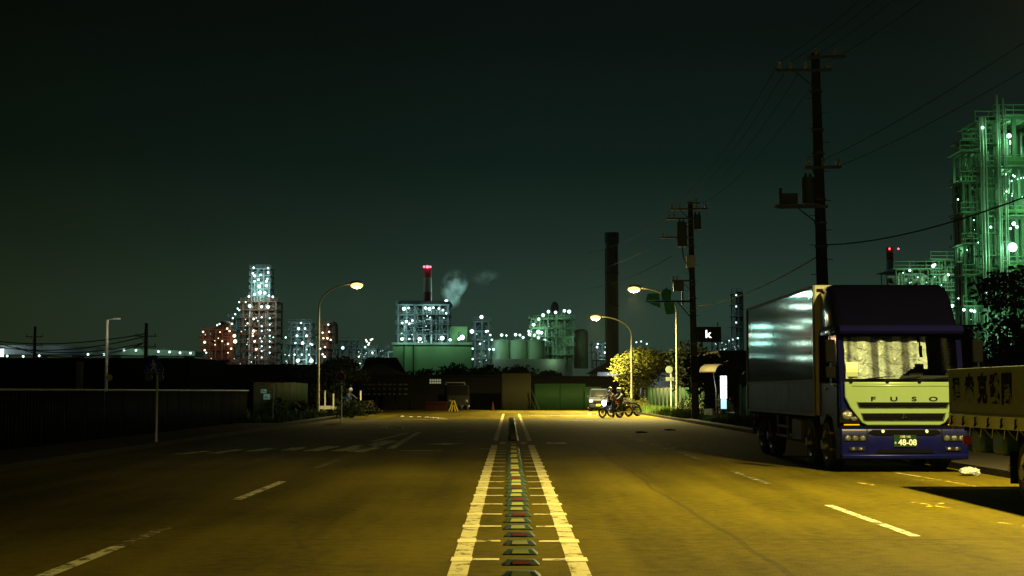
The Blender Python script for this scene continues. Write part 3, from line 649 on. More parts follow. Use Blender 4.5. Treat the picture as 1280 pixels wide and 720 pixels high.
tree('broadleaf_tree', 'dark broadleaf tree behind the utility pole with the green sign', 'tree', W(862, 470, 96).x, 96, W(862, 428, 96).z, 3.4, 'leafdark', 2400, .16, .3, 5, 12, low=.3)
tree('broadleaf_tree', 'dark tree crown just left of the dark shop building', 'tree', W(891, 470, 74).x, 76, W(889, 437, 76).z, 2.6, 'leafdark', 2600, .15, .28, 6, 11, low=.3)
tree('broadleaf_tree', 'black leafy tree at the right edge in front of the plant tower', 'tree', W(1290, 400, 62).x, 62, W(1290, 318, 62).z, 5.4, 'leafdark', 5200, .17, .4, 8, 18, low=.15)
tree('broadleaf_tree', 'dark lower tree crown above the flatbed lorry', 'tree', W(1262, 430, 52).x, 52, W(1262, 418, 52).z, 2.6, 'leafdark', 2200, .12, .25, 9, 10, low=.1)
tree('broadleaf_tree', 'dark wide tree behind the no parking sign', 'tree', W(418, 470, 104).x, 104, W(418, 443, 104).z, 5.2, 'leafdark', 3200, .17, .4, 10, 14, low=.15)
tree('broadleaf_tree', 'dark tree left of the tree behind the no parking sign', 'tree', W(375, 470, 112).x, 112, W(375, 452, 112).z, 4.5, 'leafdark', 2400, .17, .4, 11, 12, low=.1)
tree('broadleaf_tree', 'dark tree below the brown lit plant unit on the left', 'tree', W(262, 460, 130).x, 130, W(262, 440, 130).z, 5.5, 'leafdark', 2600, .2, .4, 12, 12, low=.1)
tree('broadleaf_tree', 'dark tree beside the shop sign board and box truck rear', 'tree', W(932, 490, 73).x, 73.5, W(926, 461, 73).z, 2.2, 'leafdark', 1600, .12, .25, 13, 10, low=.05)
r_ = random.Random(21)
hz = [(508, 463, 160), (530, 459, 155), (556, 456, 158), (582, 454, 160), (604, 455, 152), (628, 454, 158), (652, 457, 150), (675, 461, 155), (690, 466, 150)]
for i, (px, py, Y) in enumerate(hz):
    q = W(px, py, Y)
    tree('hill_tree', 'dark tree on the far bank, %s' % ['leftmost, below the green plant wall', 'second from the left of its row', 'third from the left of its row', 'fourth from the left of its row', 'the middle one, left of the centre line', 'sixth from the left, above the brown panels', 'third from the right of its row', 'second from the right of its row', 'rightmost, above the green hoarding'][i], 'tree', q.x, Y, q.z + r_.uniform(-.3, .3), r_.uniform(4.6, 6), 'leafdark', 2000, .2, .4, 30 + i, 12, 'dark trees on the bank', low=0)
q = G(432, 524); shrub('low bush at the foot of the no parking sign', q.x, q.y + 1.5, 1.15, 2.2, 'leaf', 900, .09, 41)
q = G(446, 521); shrub('larger bush right of the no parking sign', q.x, q.y + 1.2, 1.1, 2.4, 'leafdark', 900, .09, 42)
q = G(345, 532); shrub('bush creeping over the green fence at left', -12.0, 74, 1.3, 1.6, 'leaf', 900, .08, 43, d=4)
shrub('narrow bush against the left green fence near the opening', -11.9, 83, 1.1, 1.3, 'leafdark', 700, .08, 44, d=3)
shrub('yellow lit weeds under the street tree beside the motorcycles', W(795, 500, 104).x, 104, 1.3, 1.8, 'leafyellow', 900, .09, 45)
shrub('weeds climbing beside the looped railing', 10.9, 84, 1.3, 1.6, 'leaf', 900, .08, 46, d=4)
shrub('dark upright shrub left of the lit bus stop panel', W(889, 500, 74).x + .1, 74.5, 2.05, .7, 'leafdark', 1500, .08, 47)
shrub('dark shrub spilling towards the box truck rear', 11.0, 55, 2.4, 1.8, 'leafdark', 1600, .1, 48)
# grass verge
r_ = random.Random(5)
def grass(x0, x1, y0, y1, n, hh):
    mb = MB()
    for _ in range(n):
        x, y_ = r_.uniform(x0, x1), r_.uniform(y0, y1); a = r_.uniform(0, 3.14); w2 = .03; h_ = hh * r_.uniform(.4, 1.2) * (1.3 if math.sin(y_ * .9) + math.sin(x * 3 + y_ * .3) > .3 else .7)
        lx, ly = r_.uniform(-.08, .08), r_.uniform(-.08, .08)
        mb.add([(x - w2 * math.cos(a), y_ - w2 * math.sin(a), .1), (x + w2 * math.cos(a), y_ + w2 * math.sin(a), .1), (x + lx, y_ + ly, .1 + h_)], [(0, 1, 2)])
    return tag(mb.build('grass', 'grass'), kind='stuff')
grass(9.15, 10.9, 76, 108, 15000, .38); grass(9.6, 11.7, 50, 73, 9000, .3); grass(-12.6, -10.6, 66, 88, 8000, .3); grass(-20, -10.2, 88.5, 91, 3500, .3)
#@@TRUCK
# ------------------------------------------------------------------ box truck
def rrect(x0, x1, y0, y1, z, r, n=4):
    pts = []
    for cx, cy, a0 in ((x1 - r, y1 - r, 0), (x0 + r, y1 - r, 90), (x0 + r, y0 + r, 180), (x1 - r, y0 + r, 270)):
        for i in range(n + 1): a = R(a0 + 90 * i / n); pts.append((cx + r * math.cos(a), cy + r * math.sin(a), z))
    return pts
def wheel(parent, x, y, r, w_, out, name='wheel'):
    t = MB(); s = out
    prof = [(r * .6, -w_ / 2), (r * .92, -w_ / 2), (r, -w_ / 2 + .04), (r, w_ / 2 - .04), (r * .92, w_ / 2), (r * .6, w_ / 2)]
    t.lathe(prof, (0, 0, 0), 28, 'x'); ty = t.build(name, 'tyre', parent); ty.location = (x, y, r)
    k = MB(); k.lathe([(r * .58, -.06), (r * .6, .02), (r * .5, .0), (r * .42, -.07), (r * .3, -.08), (r * .26, .06), (r * .2, .1), (r * .05, .1)] if s > 0 else [(r * .05, -.1), (r * .2, -.1), (r * .26, -.06), (r * .3, .08), (r * .42, .07), (r * .5, 0), (r * .6, -.02), (r * .58, .06)], (s * w_ / 2, 0, 0), 24, 'x')
    for i in range(8): a = i * math.pi / 4; k.tube((s * (w_ / 2 - .06), r * .34 * math.cos(a), r * .34 * math.sin(a)), (s * (w_ / 2 - .03), r * .34 * math.cos(a), r * .34 * math.sin(a)), .02, .02, 6)
    k.build('rim', 'rim', ty)
    return ty
T = thing('box_truck', 'parked box truck with a navy cab and pale green front, polished box body', 'truck', (7.57, 27.5, 0))
b_ = MB()
# lower cab shell
b_.prism([(.12, .5), (.05, .9), (.03, 1.3), (.03, 1.74), (1.85, 1.74), (1.85, .85), (1.55, .85), (1.2, 1.08), (.75, 1.02), (.45, .5)], -1.2, 1.2, 'x')
cabb = b_.build('cab', 'navy', T, bevel=.03)
b_ = MB(); b_.box(-1.2, 1.2, 1.78, 1.85, 1.74, 2.72); b_.build('rear_wall', 'navy', cabb)
b_ = MB(); b_.loft([rrect(-1.22, 1.22, .12, 1.85, 2.68, .12), rrect(-1.23, 1.23, .08, 1.85, 2.74, .14), rrect(-1.2, 1.2, .16, 1.85, 2.86, .16)]); b_.build('roof', 'blackblue', cabb)
for s in (-1, 1):
    b_ = MB(); b_.prism([(.03, 1.72), (.13, 1.72), (.3, 2.7), (.18, 2.7)], s * 1.2, s * 1.1, 'x') if s < 0 else b_.prism([(.03, 1.72), (.13, 1.72), (.3, 2.7), (.18, 2.7)], 1.1, 1.2, 'x')
    b_.build('front_pillar', 'darknavy', cabb); b_ = MB(); b_.box(s * 1.16 - .03, s * 1.16 + .03, 1.2, 1.8, 1.74, 2.7); b_.build('rear_pillar', 'darknavy', cabb)
    b_ = MB(); b_.prism([(.18, 1.76), (1.2, 1.76), (1.2, 2.66), (.33, 2.66)], s * 1.165, s * 1.15, 'x'); b_.build('side_window', 'darkglass', cabb)
    b_ = MB(); b_.prism([(.2, .62), (.42, .62), (.6, 1.05), (1.25, 1.2), (1.25, 1.72), (.2, 1.72)], s * 1.205, s * 1.22, 'x'); dr = b_.build('door', 'navy', cabb, bevel=.008)
    b_ = MB(); b_.box(s * 1.235 - .012, s * 1.235 + .012, 1.0, 1.18, 1.58, 1.63); b_.build('handle', 'chrome', dr)
b_ = MB(); b_.box(-1.12, 1.12, .35, 1.75, 1.745, 1.78); b_.box(-1.1, 1.1, .16, .55, 1.75, 1.86); b_.cbox((.5, 1.3, 2.0), (.5, .2, .5)); b_.cbox((-.5, 1.3, 2.0), (.5, .2, .5)); b_.build('interior', 'interior', cabb)
# windscreen: surround, glass, dark gasket
def wsy(z): return .045 + (z - 1.74) * (.15 / .94)
b_ = MB(); b_.prism([(wsy(1.78), 1.78), (wsy(2.68), 2.68), (wsy(2.68) + .012, 2.68), (wsy(1.78) + .012, 1.78)], -1.1, 1.1, 'x'); b_.build('windscreen', 'glass', T)
b_ = MB()
b_.prism([(wsy(1.72) - .01, 1.72), (wsy(1.8) - .01, 1.8), (wsy(1.8) + .03, 1.8), (wsy(1.72) + .03, 1.72)], -1.1, 1.1, 'x')
b_.prism([(wsy(2.62) - .012, 2.62), (wsy(2.7) - .012, 2.7), (wsy(2.7) + .02, 2.7), (wsy(2.62) + .02, 2.62)], -1.1, 1.1, 'x'); b_.build('gasket', 'black', T)
# crumpled foil sunshade behind the left half
r_ = random.Random(3); b_ = MB(); nx, nz_ = 46, 26; vs = []
def shz(x): return 1.84 + (.33 * max(0, (x + .15) / .62) ** 1.3 if x > -.15 else 0)
for j in range(nz_ + 1):
    for i in range(nx + 1):
        x = -1.07 + 1.6 * i / nx; zlo = 1.80; z = zlo + (2.63 - zlo) * j / nz_
        yy = wsy(z) + .045 + .02 * math.sin(x * 19 + 1.2 * math.sin(z * 7)) + .014 * math.sin(z * 23 + x * 11) + r_.uniform(-.009, .009)
        vs.append((x, yy, z))
fs = []
for j in range(nz_):
    for i in range(nx):
        x = -1.07 + 1.6 * (i + .5) / nx; z = 1.80 + .83 * (j + .5) / nz_
        if z < 1.84 + max(0, (x + .02)) * .62 and x > -.02 and x < .38: continue
        if .3 < x < .46 and z < 2.1: continue
        if x > .46 and z < 1.98: continue
        if .36 + (2.63 - z) * .1 < x < .42 + (2.63 - z) * .12 and z > 2.2: continue
        fs.append((j * (nx + 1) + i, j * (nx + 1) + i + 1, (j + 1) * (nx + 1) + i + 1, (j + 1) * (nx + 1) + i))
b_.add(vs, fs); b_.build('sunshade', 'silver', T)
b_ = MB(); b_.box(-1.06, -.83, wsy(1.9) + .016, wsy(1.9) + .024, 1.84, 2.12); o = b_.build('notice_card', 'paper', T)
b_ = MB(); b_.ball((-.28, wsy(2.6) + .02, 2.6), .1, 12, 8, (1.6, .1, .45)); b_.build('green_tab', 'olive', T)
for x0, x1 in ((-1.0, -.35), (-.3, .3), (.32, .95)):
    b_ = MB(); b_.tube((x0, -.03, 1.745), (x1, .02, 1.80), .014, .01, 6); b_.tube((x0 + .1, -.035, 1.77), (x1 + .05, .0, 1.835), .012, .012, 5); b_.lathe([(.035, -.05), (.035, .03)], (x0, -.01, 1.74), 10, 'y'); b_.build('wiper', 'black', T)
# front panel
b_ = MB(); b_.prism([(-1.12, 1.735), (1.12, 1.735), (1.12, 1.45), (1.02, 1.24), (.8, .95), (.7, .9), (-.7, .9), (-.8, .95), (-1.02, 1.24), (-1.12, 1.45)], -.045, .04); fp = b_.build('front_panel', 'lime', T, bevel=.02)
b_ = MB(); b_.box(-.98, .98, -.06, -.04, 1.655, 1.675); b_.build('panel_crease', 'lime', fp, bevel=.008)
for z0, z1, hw in ((1.245, 1.345, .88), (1.0, 1.135, .8)):
    b_ = MB(); b_.prism([(-hw, z1), (hw, z1), (hw - .05, z0), (-hw + .05, z0)], -.06, -.044); gr = b_.build('grille', 'black', T, bevel=.01)
    b_ = MB(); b_.box(-hw + .06, hw - .06, -.072, -.061, (z0 + z1) / 2 - .008, (z0 + z1) / 2 + .008)
    for i in range(9): x = -hw + .15 + i * (2 * hw - .3) / 8; b_.box(x - .004, x + .004, -.069, -.0605, z0 + .015, z1 - .015)
    b_.build('slats', 'black', gr)
    b_ = MB()
    b_.bar((-hw - .01, -.062, z1 + .008), (-hw + .04, -.062, z0 - .008), .012); b_.bar((hw + .01, -.062, z1 + .008), (hw - .04, -.062, z0 - .008), .012)
    b_.bar((-hw + .05, -.062, z0 - .006), (hw - .05, -.062, z0 - .006), .008); b_.build('trim', 'chrome', gr)
b_ = MB()
for i in range(3):
    a = R(90 + 120 * i); c_ = (0, 1.07); d1 = (math.cos(a), math.sin(a)); n1 = (-d1[1], d1[0])
    b_.prism([c_, (c_[0] + .032 * d1[0] + .02 * n1[0], c_[1] + .032 * d1[1] + .02 * n1[1]), (c_[0] + .065 * d1[0], c_[1] + .065 * d1[1]), (c_[0] + .032 * d1[0] - .02 * n1[0], c_[1] + .032 * d1[1] - .02 * n1[1])], -.085, -.074)
b_.build('emblem', 'chrome', T)
for ch, x in zip('FUSO', (-.58, -.18, .21, .58)):
    text('badge_letter', ch, .115, 'ink', T, (x, -.05, 1.405), (R(90), 0, 0), .006, 1.9, .002)
# head lamps
for s in (-1, 1):
    b_ = MB(); b_.prism([(s * 1.19, 1.22), (s * 1.04, 1.21), (s * .82, .97), (s * .86, .935), (s * 1.2, .95)], -.05, .1); h = b_.build('headlight', 'darkglass', T, bevel=.015)
    b_ = MB(); b_.ball((s * 1.08, -.045, 1.1), .09, 12, 8, (1.15, .22, .95)); b_.ball((s * .95, -.045, 1.03), .055, 12, 8, (1.2, .3, .8)); b_.build('lamp_unit', 'lens', h)
    b_ = MB(); b_.box(s * 1.0 - .15, s * 1.0 + .15, -.052, -.044, .905, .925); b_.build('indicator', 'amber', h)
# bumper
b_ = MB(); b_.prism([(-.06, .86), (-.09, .8), (-.1, .5), (-.07, .28), (0, .24), (.35, .24), (.35, .86)], -1.23, 1.23, 'x'); bu = b_.build('bumper', 'navy', T, bevel=.035)
b_ = MB(); b_.prism([(-.62, .82), (.62, .82), (.7, .76), (.55, .72), (-.55, .72), (-.7, .76)], -.112, -.098); b_.build('intake', 'black', bu)
b_ = MB(); b_.prism([(-.105, .36), (-.13, .33), (-.12, .27), (-.06, .25), (-.06, .36)], -1.21, 1.21, 'x'); b_.build('lip', 'navy', bu, bevel=.01)
b_ = MB(); b_.box(-.722, -.712, -.104, -.09, .38, .85); b_.build('panel_gap', 'black', bu); b_ = MB(); b_.box(.712, .722, -.104, -.09, .38, .85); b_.build('panel_gap', 'black', bu)
b_ = MB(); b_.box(-1.215, 1.215, -.07, -.05, .862, .885); b_.build('panel_gap', 'black', bu)
b_ = MB(); b_.box(-1.2, -1.0, 1.955, 1.978, 3.62, 3.68); b_.build('corner_marking', 'dullred', T)
b_ = MB(); b_.prism([(-.5, .45), (.5, .45), (.56, .38), (-.56, .38)], -.108, -.095); b_.build('lower_intake', 'black', bu)
for s in (-1, 1):
    b_ = MB(); b_.tube((s * .42, -.13, .79), (s * .42, -.1, .79), .03, .035, 12); b_.build('marker_lamp', 'cream', bu)
    for zc, hh, w0, w1 in ((.66, .065, .74, 1.16), (.455, .04, .78, 1.06)):
        b_ = MB(); b_.prism([(s * w0, zc - hh), (s * w1, zc - hh), (s * (w1 + .02), zc), (s * w1, zc + hh), (s * (w0 - .02), zc + hh)], -.115, -.09); fl = b_.build('fog_lamp', 'dark', bu, bevel=.01)
        b_ = MB(); n_ = 3 if zc > .6 else 2
        for i in range(n_): x = s * (w0 + (w1 - w0) * (i + .5) / n_); b_.ball((x, -.115, zc), hh * .8, 12, 7, (1.1, .3, 1))
        b_.build('lamp_unit', 'lens', fl)
b_ = MB(); b_.box(-.22, .22, -.125, -.115, .49, .72); pl = b_.build('number_plate', 'plate', T, bevel=.004)
text('plate_number', '48-08', .155, 'digits', pl, (.045, -.127, .575), (R(90), 0, 0), .002, .98, .004)
text('plate_region', '川崎 100', .055, 'digits', pl, (0, -.127, .685), (R(90), 0, 0), .001)
text('plate_kana', 'あ', .05, 'digits', pl, (-.185, -.127, .57), (R(90), 0, 0), .001)
light('plate_lamp', (0, -.3, .8), .0, (1, 1, 1), .02, T)
# visor, deflector
b_ = MB(); b_.prism([(-.02, 2.66), (-.06, 2.72), (-.02, 2.82), (.22, 2.86), (.22, 2.74), (.1, 2.7)], -1.2, 1.2, 'x'); b_.build('visor', 'darknavy', T, bevel=.012)
b_ = MB(); b_.loft([rrect(-1.2, 1.2, .3, 1.85, 2.86, .18), rrect(-1.2, 1.2, .42, 1.88, 3.1, .2), rrect(-1.18, 1.18, .6, 1.9, 3.4, .16), rrect(-1.15, 1.15, .84, 1.9, 3.62, .14), rrect(-1.08, 1.08, .98, 1.88, 3.69, .12)]); b_.build('air_deflector', 'blackblue', T)
# box body
y0, y1 = 1.98, 10.4
b_ = MB(); b_.box(-1.24, 1.24, y0, y1, 1.06, 3.76); bx = b_.build('box_body', 'cream', T, bevel=.02)
for s in (-1, 1):
    b_ = MB(); b_.box(min(s * 1.243, s * 1.25), max(s * 1.243, s * 1.25), y0 + .1, y1 - .1, 1.8, 3.7); b_.build('side_panel', 'boxside', bx)
    b_ = MB(); n_ = 3
    for i in range(n_): a0 = y0 + .1 + (y1 - y0 - .2) * i / n_; a1 = y0 + .1 + (y1 - y0 - .2) * (i + 1) / n_ - .03; b_.box(min(s * 1.243, s * 1.256), max(s * 1.243, s * 1.256), a0, a1, 1.1, 1.77)
    b_.build('drop_side', 'boxlow', bx)
    b_ = MB()
    b_.box(min(s * 1.243, s * 1.275), max(s * 1.243, s * 1.275), y0, y0 + .09, 1.05, 3.75); b_.box(min(s * 1.243, s * 1.275), max(s * 1.243, s * 1.275), y1 - .09, y1, 1.05, 3.75)
    b_.box(min(s * 1.243, s * 1.275), max(s * 1.243, s * 1.275), y0 + .09, y1 - .09, 3.7, 3.76); b_.box(min(s * 1.243, s * 1.27), max(s * 1.243, s * 1.27), y0 + .09, y1 - .09, 1.765, 1.8)
    b_.box(min(s * 1.243, s * 1.27), max(s * 1.243, s * 1.27), y0 + .09, y1 - .09, 1.04, 1.09); b_.build('edge_rail', 'galv', bx)
b_ = MB(); b_.box(-.45, -.35, .4, 10.3, .68, 1.0); b_.box(.35, .45, .4, 10.3, .68, 1.0)
for k in range(9): b_.box(-1.2, 1.2, 2.2 + k, 2.28 + k, .98, 1.05)
b_.build('chassis', 'dark', T)
for s in (-1, 1):
    for yy in (1.25, 2.75, 7.3, 8.6): wheel(T, s * 1.06, yy, .49, .28, s)
    b_ = MB(); b_.box(s * 1.0 - .16, s * 1.0 + .16, 3.9, 5.0, .45, .95); b_.build('fuel_tank' if s < 0 else 'battery_box', 'galv' if s < 0 else 'dark', T, bevel=.05)
    b_ = MB(); b_.box(s * 1.18 - .02, s * 1.18 + .02, 5.2, 6.7, .5, .56); b_.box(s * 1.18 - .02, s * 1.18 + .02, 5.2, 6.7, .72, .78); b_.box(s * 1.18 - .02, s * 1.18 + .02, 5.3, 5.36, .5, 1); b_.box(s * 1.18 - .02, s * 1.18 + .02, 6.5, 6.56, .5, 1); b_.build('side_guard', 'galv', T)
    b_ = MB()
    for k in range(7):
        a0, a1 = R(15 + 25 * k - 5), R(15 + 25 * (k + 1) - 5)
        if k < 6: b_.prism([(7.95 - 1.25 * math.cos(a0), .5 + .52 * math.sin(a0)), (7.95 - 1.25 * math.cos(a1), .5 + .52 * math.sin(a1)), (7.95 - 1.22 * math.cos(a1), .48 + .5 * math.sin(a1)), (7.95 - 1.22 * math.cos(a0), .48 + .5 * math.sin(a0))], s * 1.2 - .1, s * 1.2, 'x')
    b_.build('mudguard', 'dark', T)
    b_ = MB(); b_.box(s * 1.1 - .16, s * 1.1 + .12, .5, .75, .4, .44); b_.box(s * 1.1 - .16, s * 1.1 + .12, .45, .8, .72, .76); b_.build('step', 'galv', T)
    m_ = MB(); m_.path([(s * 1.18, .2, 2.78), (s * 1.32, .0, 2.78), (s * 1.42, -.16, 2.68), (s * 1.42, -.18, 1.7), (s * 1.2, .1, 1.62)], .018, 6)
    mr = m_.build('mirror', 'chrome', T)
    m_ = MB(); m_.box(s * 1.42 - .1, s * 1.42 + .1, -.2, -.1, 2.1, 2.55); m_.box(s * 1.42 - .1, s * 1.42 + .1, -.2, -.1, 1.8, 2.03); m_.build('mirror_shell', 'black', mr, bevel=.03)
    m_ = MB(); m_.box(s * 1.42 - .08, s * 1.42 + .08, -.097, -.093, 2.13, 2.52); m_.build('mirror_glass', 'darkglass', mr)
b_ = MB(); b_.box(-1.15, 1.15, 10.25, 10.35, .45, .6); b_.box(-.9, -.84, 10.2, 10.3, .6, 1.0); b_.box(.84, .9, 10.2, 10.3, .6, 1.0); b_.build('rear_bumper', 'galv', T)
for s in (-1, 1): b_ = MB(); b_.box(s * .95 - .16, s * .95 + .16, 10.35, 10.39, .66, .78); b_.build('tail_lamp', 'red', T)
# ------------------------------------------------------------------ flatbed lorry (rear towards the box truck)
F = thing('flatbed_lorry', 'flatbed lorry at the right edge with black brush characters on its olive side', 'truck', (8.12, 22.4, 0))
b_ = MB(); b_.box(-1.2, 1.2, -7.4, 0, 1.02, 1.12); b_.build('bed', 'dark', F)
for s in (-1, 1):
    b_ = MB(); b_.box(min(s * 1.2, s * 1.225), max(s * 1.2, s * 1.225), -7.4, 0, 1.205, 1.9)
    for k in range(2): b_.box(min(s * 1.2, s * 1.24), max(s * 1.2, s * 1.24), -7.4, 0, (1.86, 1.205)[k], (1.9, 1.225)[k])
    b_.build('side_board', 'olive', F, bevel=.005)
    b_ = MB(); b_.box(min(s * 1.2, s * 1.235), max(s * 1.2, s * 1.235), -7.4, 0, 1.02, 1.2); b_.build('bed_rail', 'bedwhite', F, bevel=.005)
    for k in range(13):
        y = -.2 - k * .56
        h = MB(); x = s * 1.255; h.path([(s * 1.23, y, 1.17), (x, y, 1.16), (x, y, 1.08), (x + s * .02, y - .03, 1.04), (x, y - .06, 1.08)], .013, 5); h.build('rope_hook', 'black', F)
    h = MB()
    for k in range(14): y = -.05 - k * .5; h.tube((s * 1.22, y, 1.03), (s * 1.16, y - .22, .88), .007, .007, 4); h.tube((s * 1.16, y - .22, .88), (s * 1.22, y - .45, 1.03), .007, .007, 4)
    h.build('lashing_cord', 'bedwhite', F)
for ch, yy, scl in zip('運幸克武関', (-.38, -1.02, -1.6, -2.12, -2.62), (.36, .44, .44, .44, .46)):
    o = text('painted_character', ch, scl, 'ink', F, (-1.229, yy, 1.56), (R(90), 0, R(-90)), .002, .95, .022)
b_ = MB(); b_.box(-1.2, 1.2, -.03, 0.0, 1.205, 1.9); b_.build('tailgate', 'olive', F)
b_ = MB(); b_.box(-.45, -.35, -9, -.1, .72, 1.02); b_.box(.35, .45, -9, -.1, .72, 1.02)
for k in range(7): b_.box(-1.1, 1.1, -.4 - k, -.34 - k, .95, 1.02)
b_.build('chassis', 'dark', F)
for s in (-1, 1):
    for yy in (-3.2, -8.1): wheel(F, s * 1.03, yy, .46, .26, s)
    b_ = MB(); b_.box(s * 1.03 - .17, s * 1.03 + .17, -2.62, -2.6, .28, .72); b_.build('mud_flap', 'black', F)
    b_ = MB(); b_.box(s * 1.05 - .14, s * 1.05 + .14, -2.58, -2.5, .44, .56); b_.build('pale_reflector_board', 'bedwhite', F)
    b_ = MB(); b_.box(s * .85 - .18, s * .85 + .18, -.06, -.02, .72, .86); b_.build('tail_lamp', 'red', F)
    for ya in (-1.25, -2.2): b_ = MB(); b_.box(s * 1.0 - .14, s * 1.0 + .12, ya, ya + .5, .64, .98); b_.build('tarpaulin_roll', 'teal', F, bevel=.06)
b_ = MB(); b_.prism([(-7.6, .5), (-7.6, 2.35), (-8.9, 2.35), (-9.25, 1.5), (-9.3, .5)], -1.1, 1.1, 'x'); fc = b_.build('cab', 'white', F, bevel=.06)
b_ = MB(); b_.prism([(-8.93, 2.25), (-9.2, 1.55), (-9.22, 1.55), (-8.95, 2.25)], -1.0, 1.0, 'x'); b_.build('windscreen', 'darkglass', fc)
for s in (-1, 1):
    b_ = MB(); b_.prism([(-7.9, 1.5), (-7.9, 2.2), (-8.8, 2.2), (-9.05, 1.5)], s * 1.105, s * 1.1, 'x'); b_.build('side_window', 'darkglass', fc)
    b_ = MB(); b_.box(s * .85 - .15, s * .85 + .15, -9.33, -9.28, .75, .95); b_.build('headlight', 'lens', fc)
b_ = MB(); b_.box(-1.12, 1.12, -9.42, -9.28, .35, .6); b_.build('bumper', 'white', fc, bevel=.03)
# litter
r_ = random.Random(9); b_ = MB(); b_.ball((0, 0, .07), .12, 14, 9, (1.4, 1, .7)); b_.ball((.14, .02, .05), .08, 10, 7)
b_.v = [(v[0] + r_.uniform(-.02, .02), v[1] + r_.uniform(-.02, .02), max(0, v[2] + r_.uniform(-.015, .02))) for v in b_.v]
q = G(1197, 585); o = b_.build('plastic_bag', 'plastic'); o.location = (8.45, 26.4, .004); tag(o, 'crumpled white plastic bag lying between the two trucks', 'plastic bag')
for i, (px, py, l) in enumerate(((836, 538, 'dark litter scrap on the road, nearer the bus stop'), (800, 541, 'dark litter scrap on the road, farther from the bus stop'))):
    b_ = MB(); b_.ball((0, 0, .03), .12, 8, 5, (1.6, 1, .3)); b_.ball((.2, .05, .02), .08, 8, 5, (1.3, 1, .3)); o = b_.build('litter_scrap', 'dark'); o.location = G(px, py); tag(o, l, 'litter')
#@@FAR
# ------------------------------------------------------------------ bus stop etc
bs = thing('bus_stop', 'bus stop pillar with a brightly lit white and blue panel', 'bus stop', (W(904.5, 500, 70).x, 70, .1)); bx_ = bs.location
def zz_(py): return W(900, py, 70).z - .1
b_ = MB(); b_.box(-.19, .19, -.02, .1, zz_(512) - .05, zz_(470) + .04); b_.tube((0, .04, 0), (0, .04, zz_(512)), .04, .04, 8); b_.cbox((0, .04, .03), (.5, .5, .06)); b_.build('case', 'dark', bs)
b_ = MB(); b_.box(-.155, .155, -.035, -.022, zz_(486), zz_(470)); b_.build('upper_panel', 'panel', bs)
b_ = MB(); b_.box(-.155, .155, -.035, -.022, zz_(498), zz_(486.4)); b_.build('middle_panel', 'panelwarm', bs)
b_ = MB(); b_.box(-.14, .14, -.035, -.022, zz_(511), zz_(499)); b_.build('timetable_panel', 'panelblue', bs)
light('bus_stop_light', (0, -.45, zz_(483)), 25, (.85, 1, .9), .15, bs)
sh = thing('canopy_sign', 'small curved yellow lit canopy above the bus stop', 'canopy', (W(890, 500, 69).x, 69.5, .1), R(52))
b_ = MB(); z1_ = W(890, 455, 69.5).z - .1; x0 = 0; pts = []
for i in range(7): a = R(15 + 75 * i / 6); pts.append((-.32 + .55 * (1 - math.cos(R(90 - 90 * i / 6))) if False else .42 - .75 * math.cos(a), z1_ - .5 + .5 * math.sin(a)))
b_.prism(pts + [(p_[0] + .02, p_[1] - .04) for p_ in reversed(pts)], -.45, .45); b_.build('curved_roof', 'white', sh)
b_ = MB(); b_.path([(.36, 0, z1_ - .03), (.3, 0, z1_ - .5), (.4, 0, z1_ - .9), (.52, 0, z1_ - 1.3), (.52, 0, 0)], .025, 6); b_.build('support_pole', 'galv', sh)
light('canopy_fill_light', (-1.1, -.2, z1_ + .5), 60, (1, .75, .2), .1, sh)  # fill light added above the canopy front to brighten its roof
ch = thing('plastic_chair', 'white plastic chair beside the lit bus stop panel', 'chair', (W(913, 520, 70.5).x, 70.5, .1), R(80))
b_ = MB(); b_.box(-.22, .22, -.22, .22, .4, .44); b_.build('seat', 'white', ch, bevel=.015)
b_ = MB(); b_.prism([(.2, .44), (.24, .44), (.36, .9), (.32, .9)], -.22, .22, 'x'); b_.build('backrest', 'white', ch, bevel=.015)
for sx in (-1, 1):
    for sy in (-1, 1): b_ = MB(); b_.tube((sx * .19, sy * .19, .4), (sx * .23, sy * .24, 0), .02, .017, 6); b_.build('leg', 'dark', ch)
# shop building behind bus stop
sh = thing('shop_building', 'dark flat roofed building with a sign band right of the bus stop', 'building', (13.2, 78, 0))
a = W(899, 441, 78); c = W(943, 441, 78)
b_ = MB(); b_.box(a.x - 13.2, a.x - 13.2 + 9, 0, 7, 0, a.z); b_.build('wall', 'darkwall', sh)
b_ = MB(); b_.box(a.x - 13.25, a.x - 13.2 + 9.05, -.08, 7.08, a.z, a.z + .12); b_.build('roof', 'dark', sh)
b_ = MB(); b_.box(a.x - 13.15, a.x - 11.3, -.12, -.03, a.z - 1.05, a.z - .15); sb = b_.build('sign_board', 'darkfence', sh)
text('sign_lettering', 'コ トヨセ口', .2, 'trans', sb, (a.x - 12.5, -.13, a.z - .82), (R(90), 0, 0), .004)
b_ = MB(); b_.box(a.x - 12.4, a.x - 10.8, -.04, -.01, 1.0, 1.9); b_.build('window', 'darkglass', sh)
ks = thing('rooftop_sign', 'dark rooftop sign with a glowing white letter k', 'sign', tuple(W(887, 490, 140)[:2]) + (0,))
q = W(887, 418, 140); b_ = MB(); b_.box(-1.2, 1.2, 0, .3, q.z - .75, q.z + .75); sb = b_.build('sign_box', 'dark', ks)
b_ = MB(); b_.tube((-.7, .2, 0), (-.7, .2, q.z), .1, .1, 8); b_.tube((.9, .2, 0), (.9, .2, q.z + 1.2), .07, .05, 8); b_.build('mast', 'dark', ks)
text('letter', 'k', 1.05, 'ksign', sb, (-.1, -.03, q.z), (R(90), 0, 0), .02, 1.15, .018)
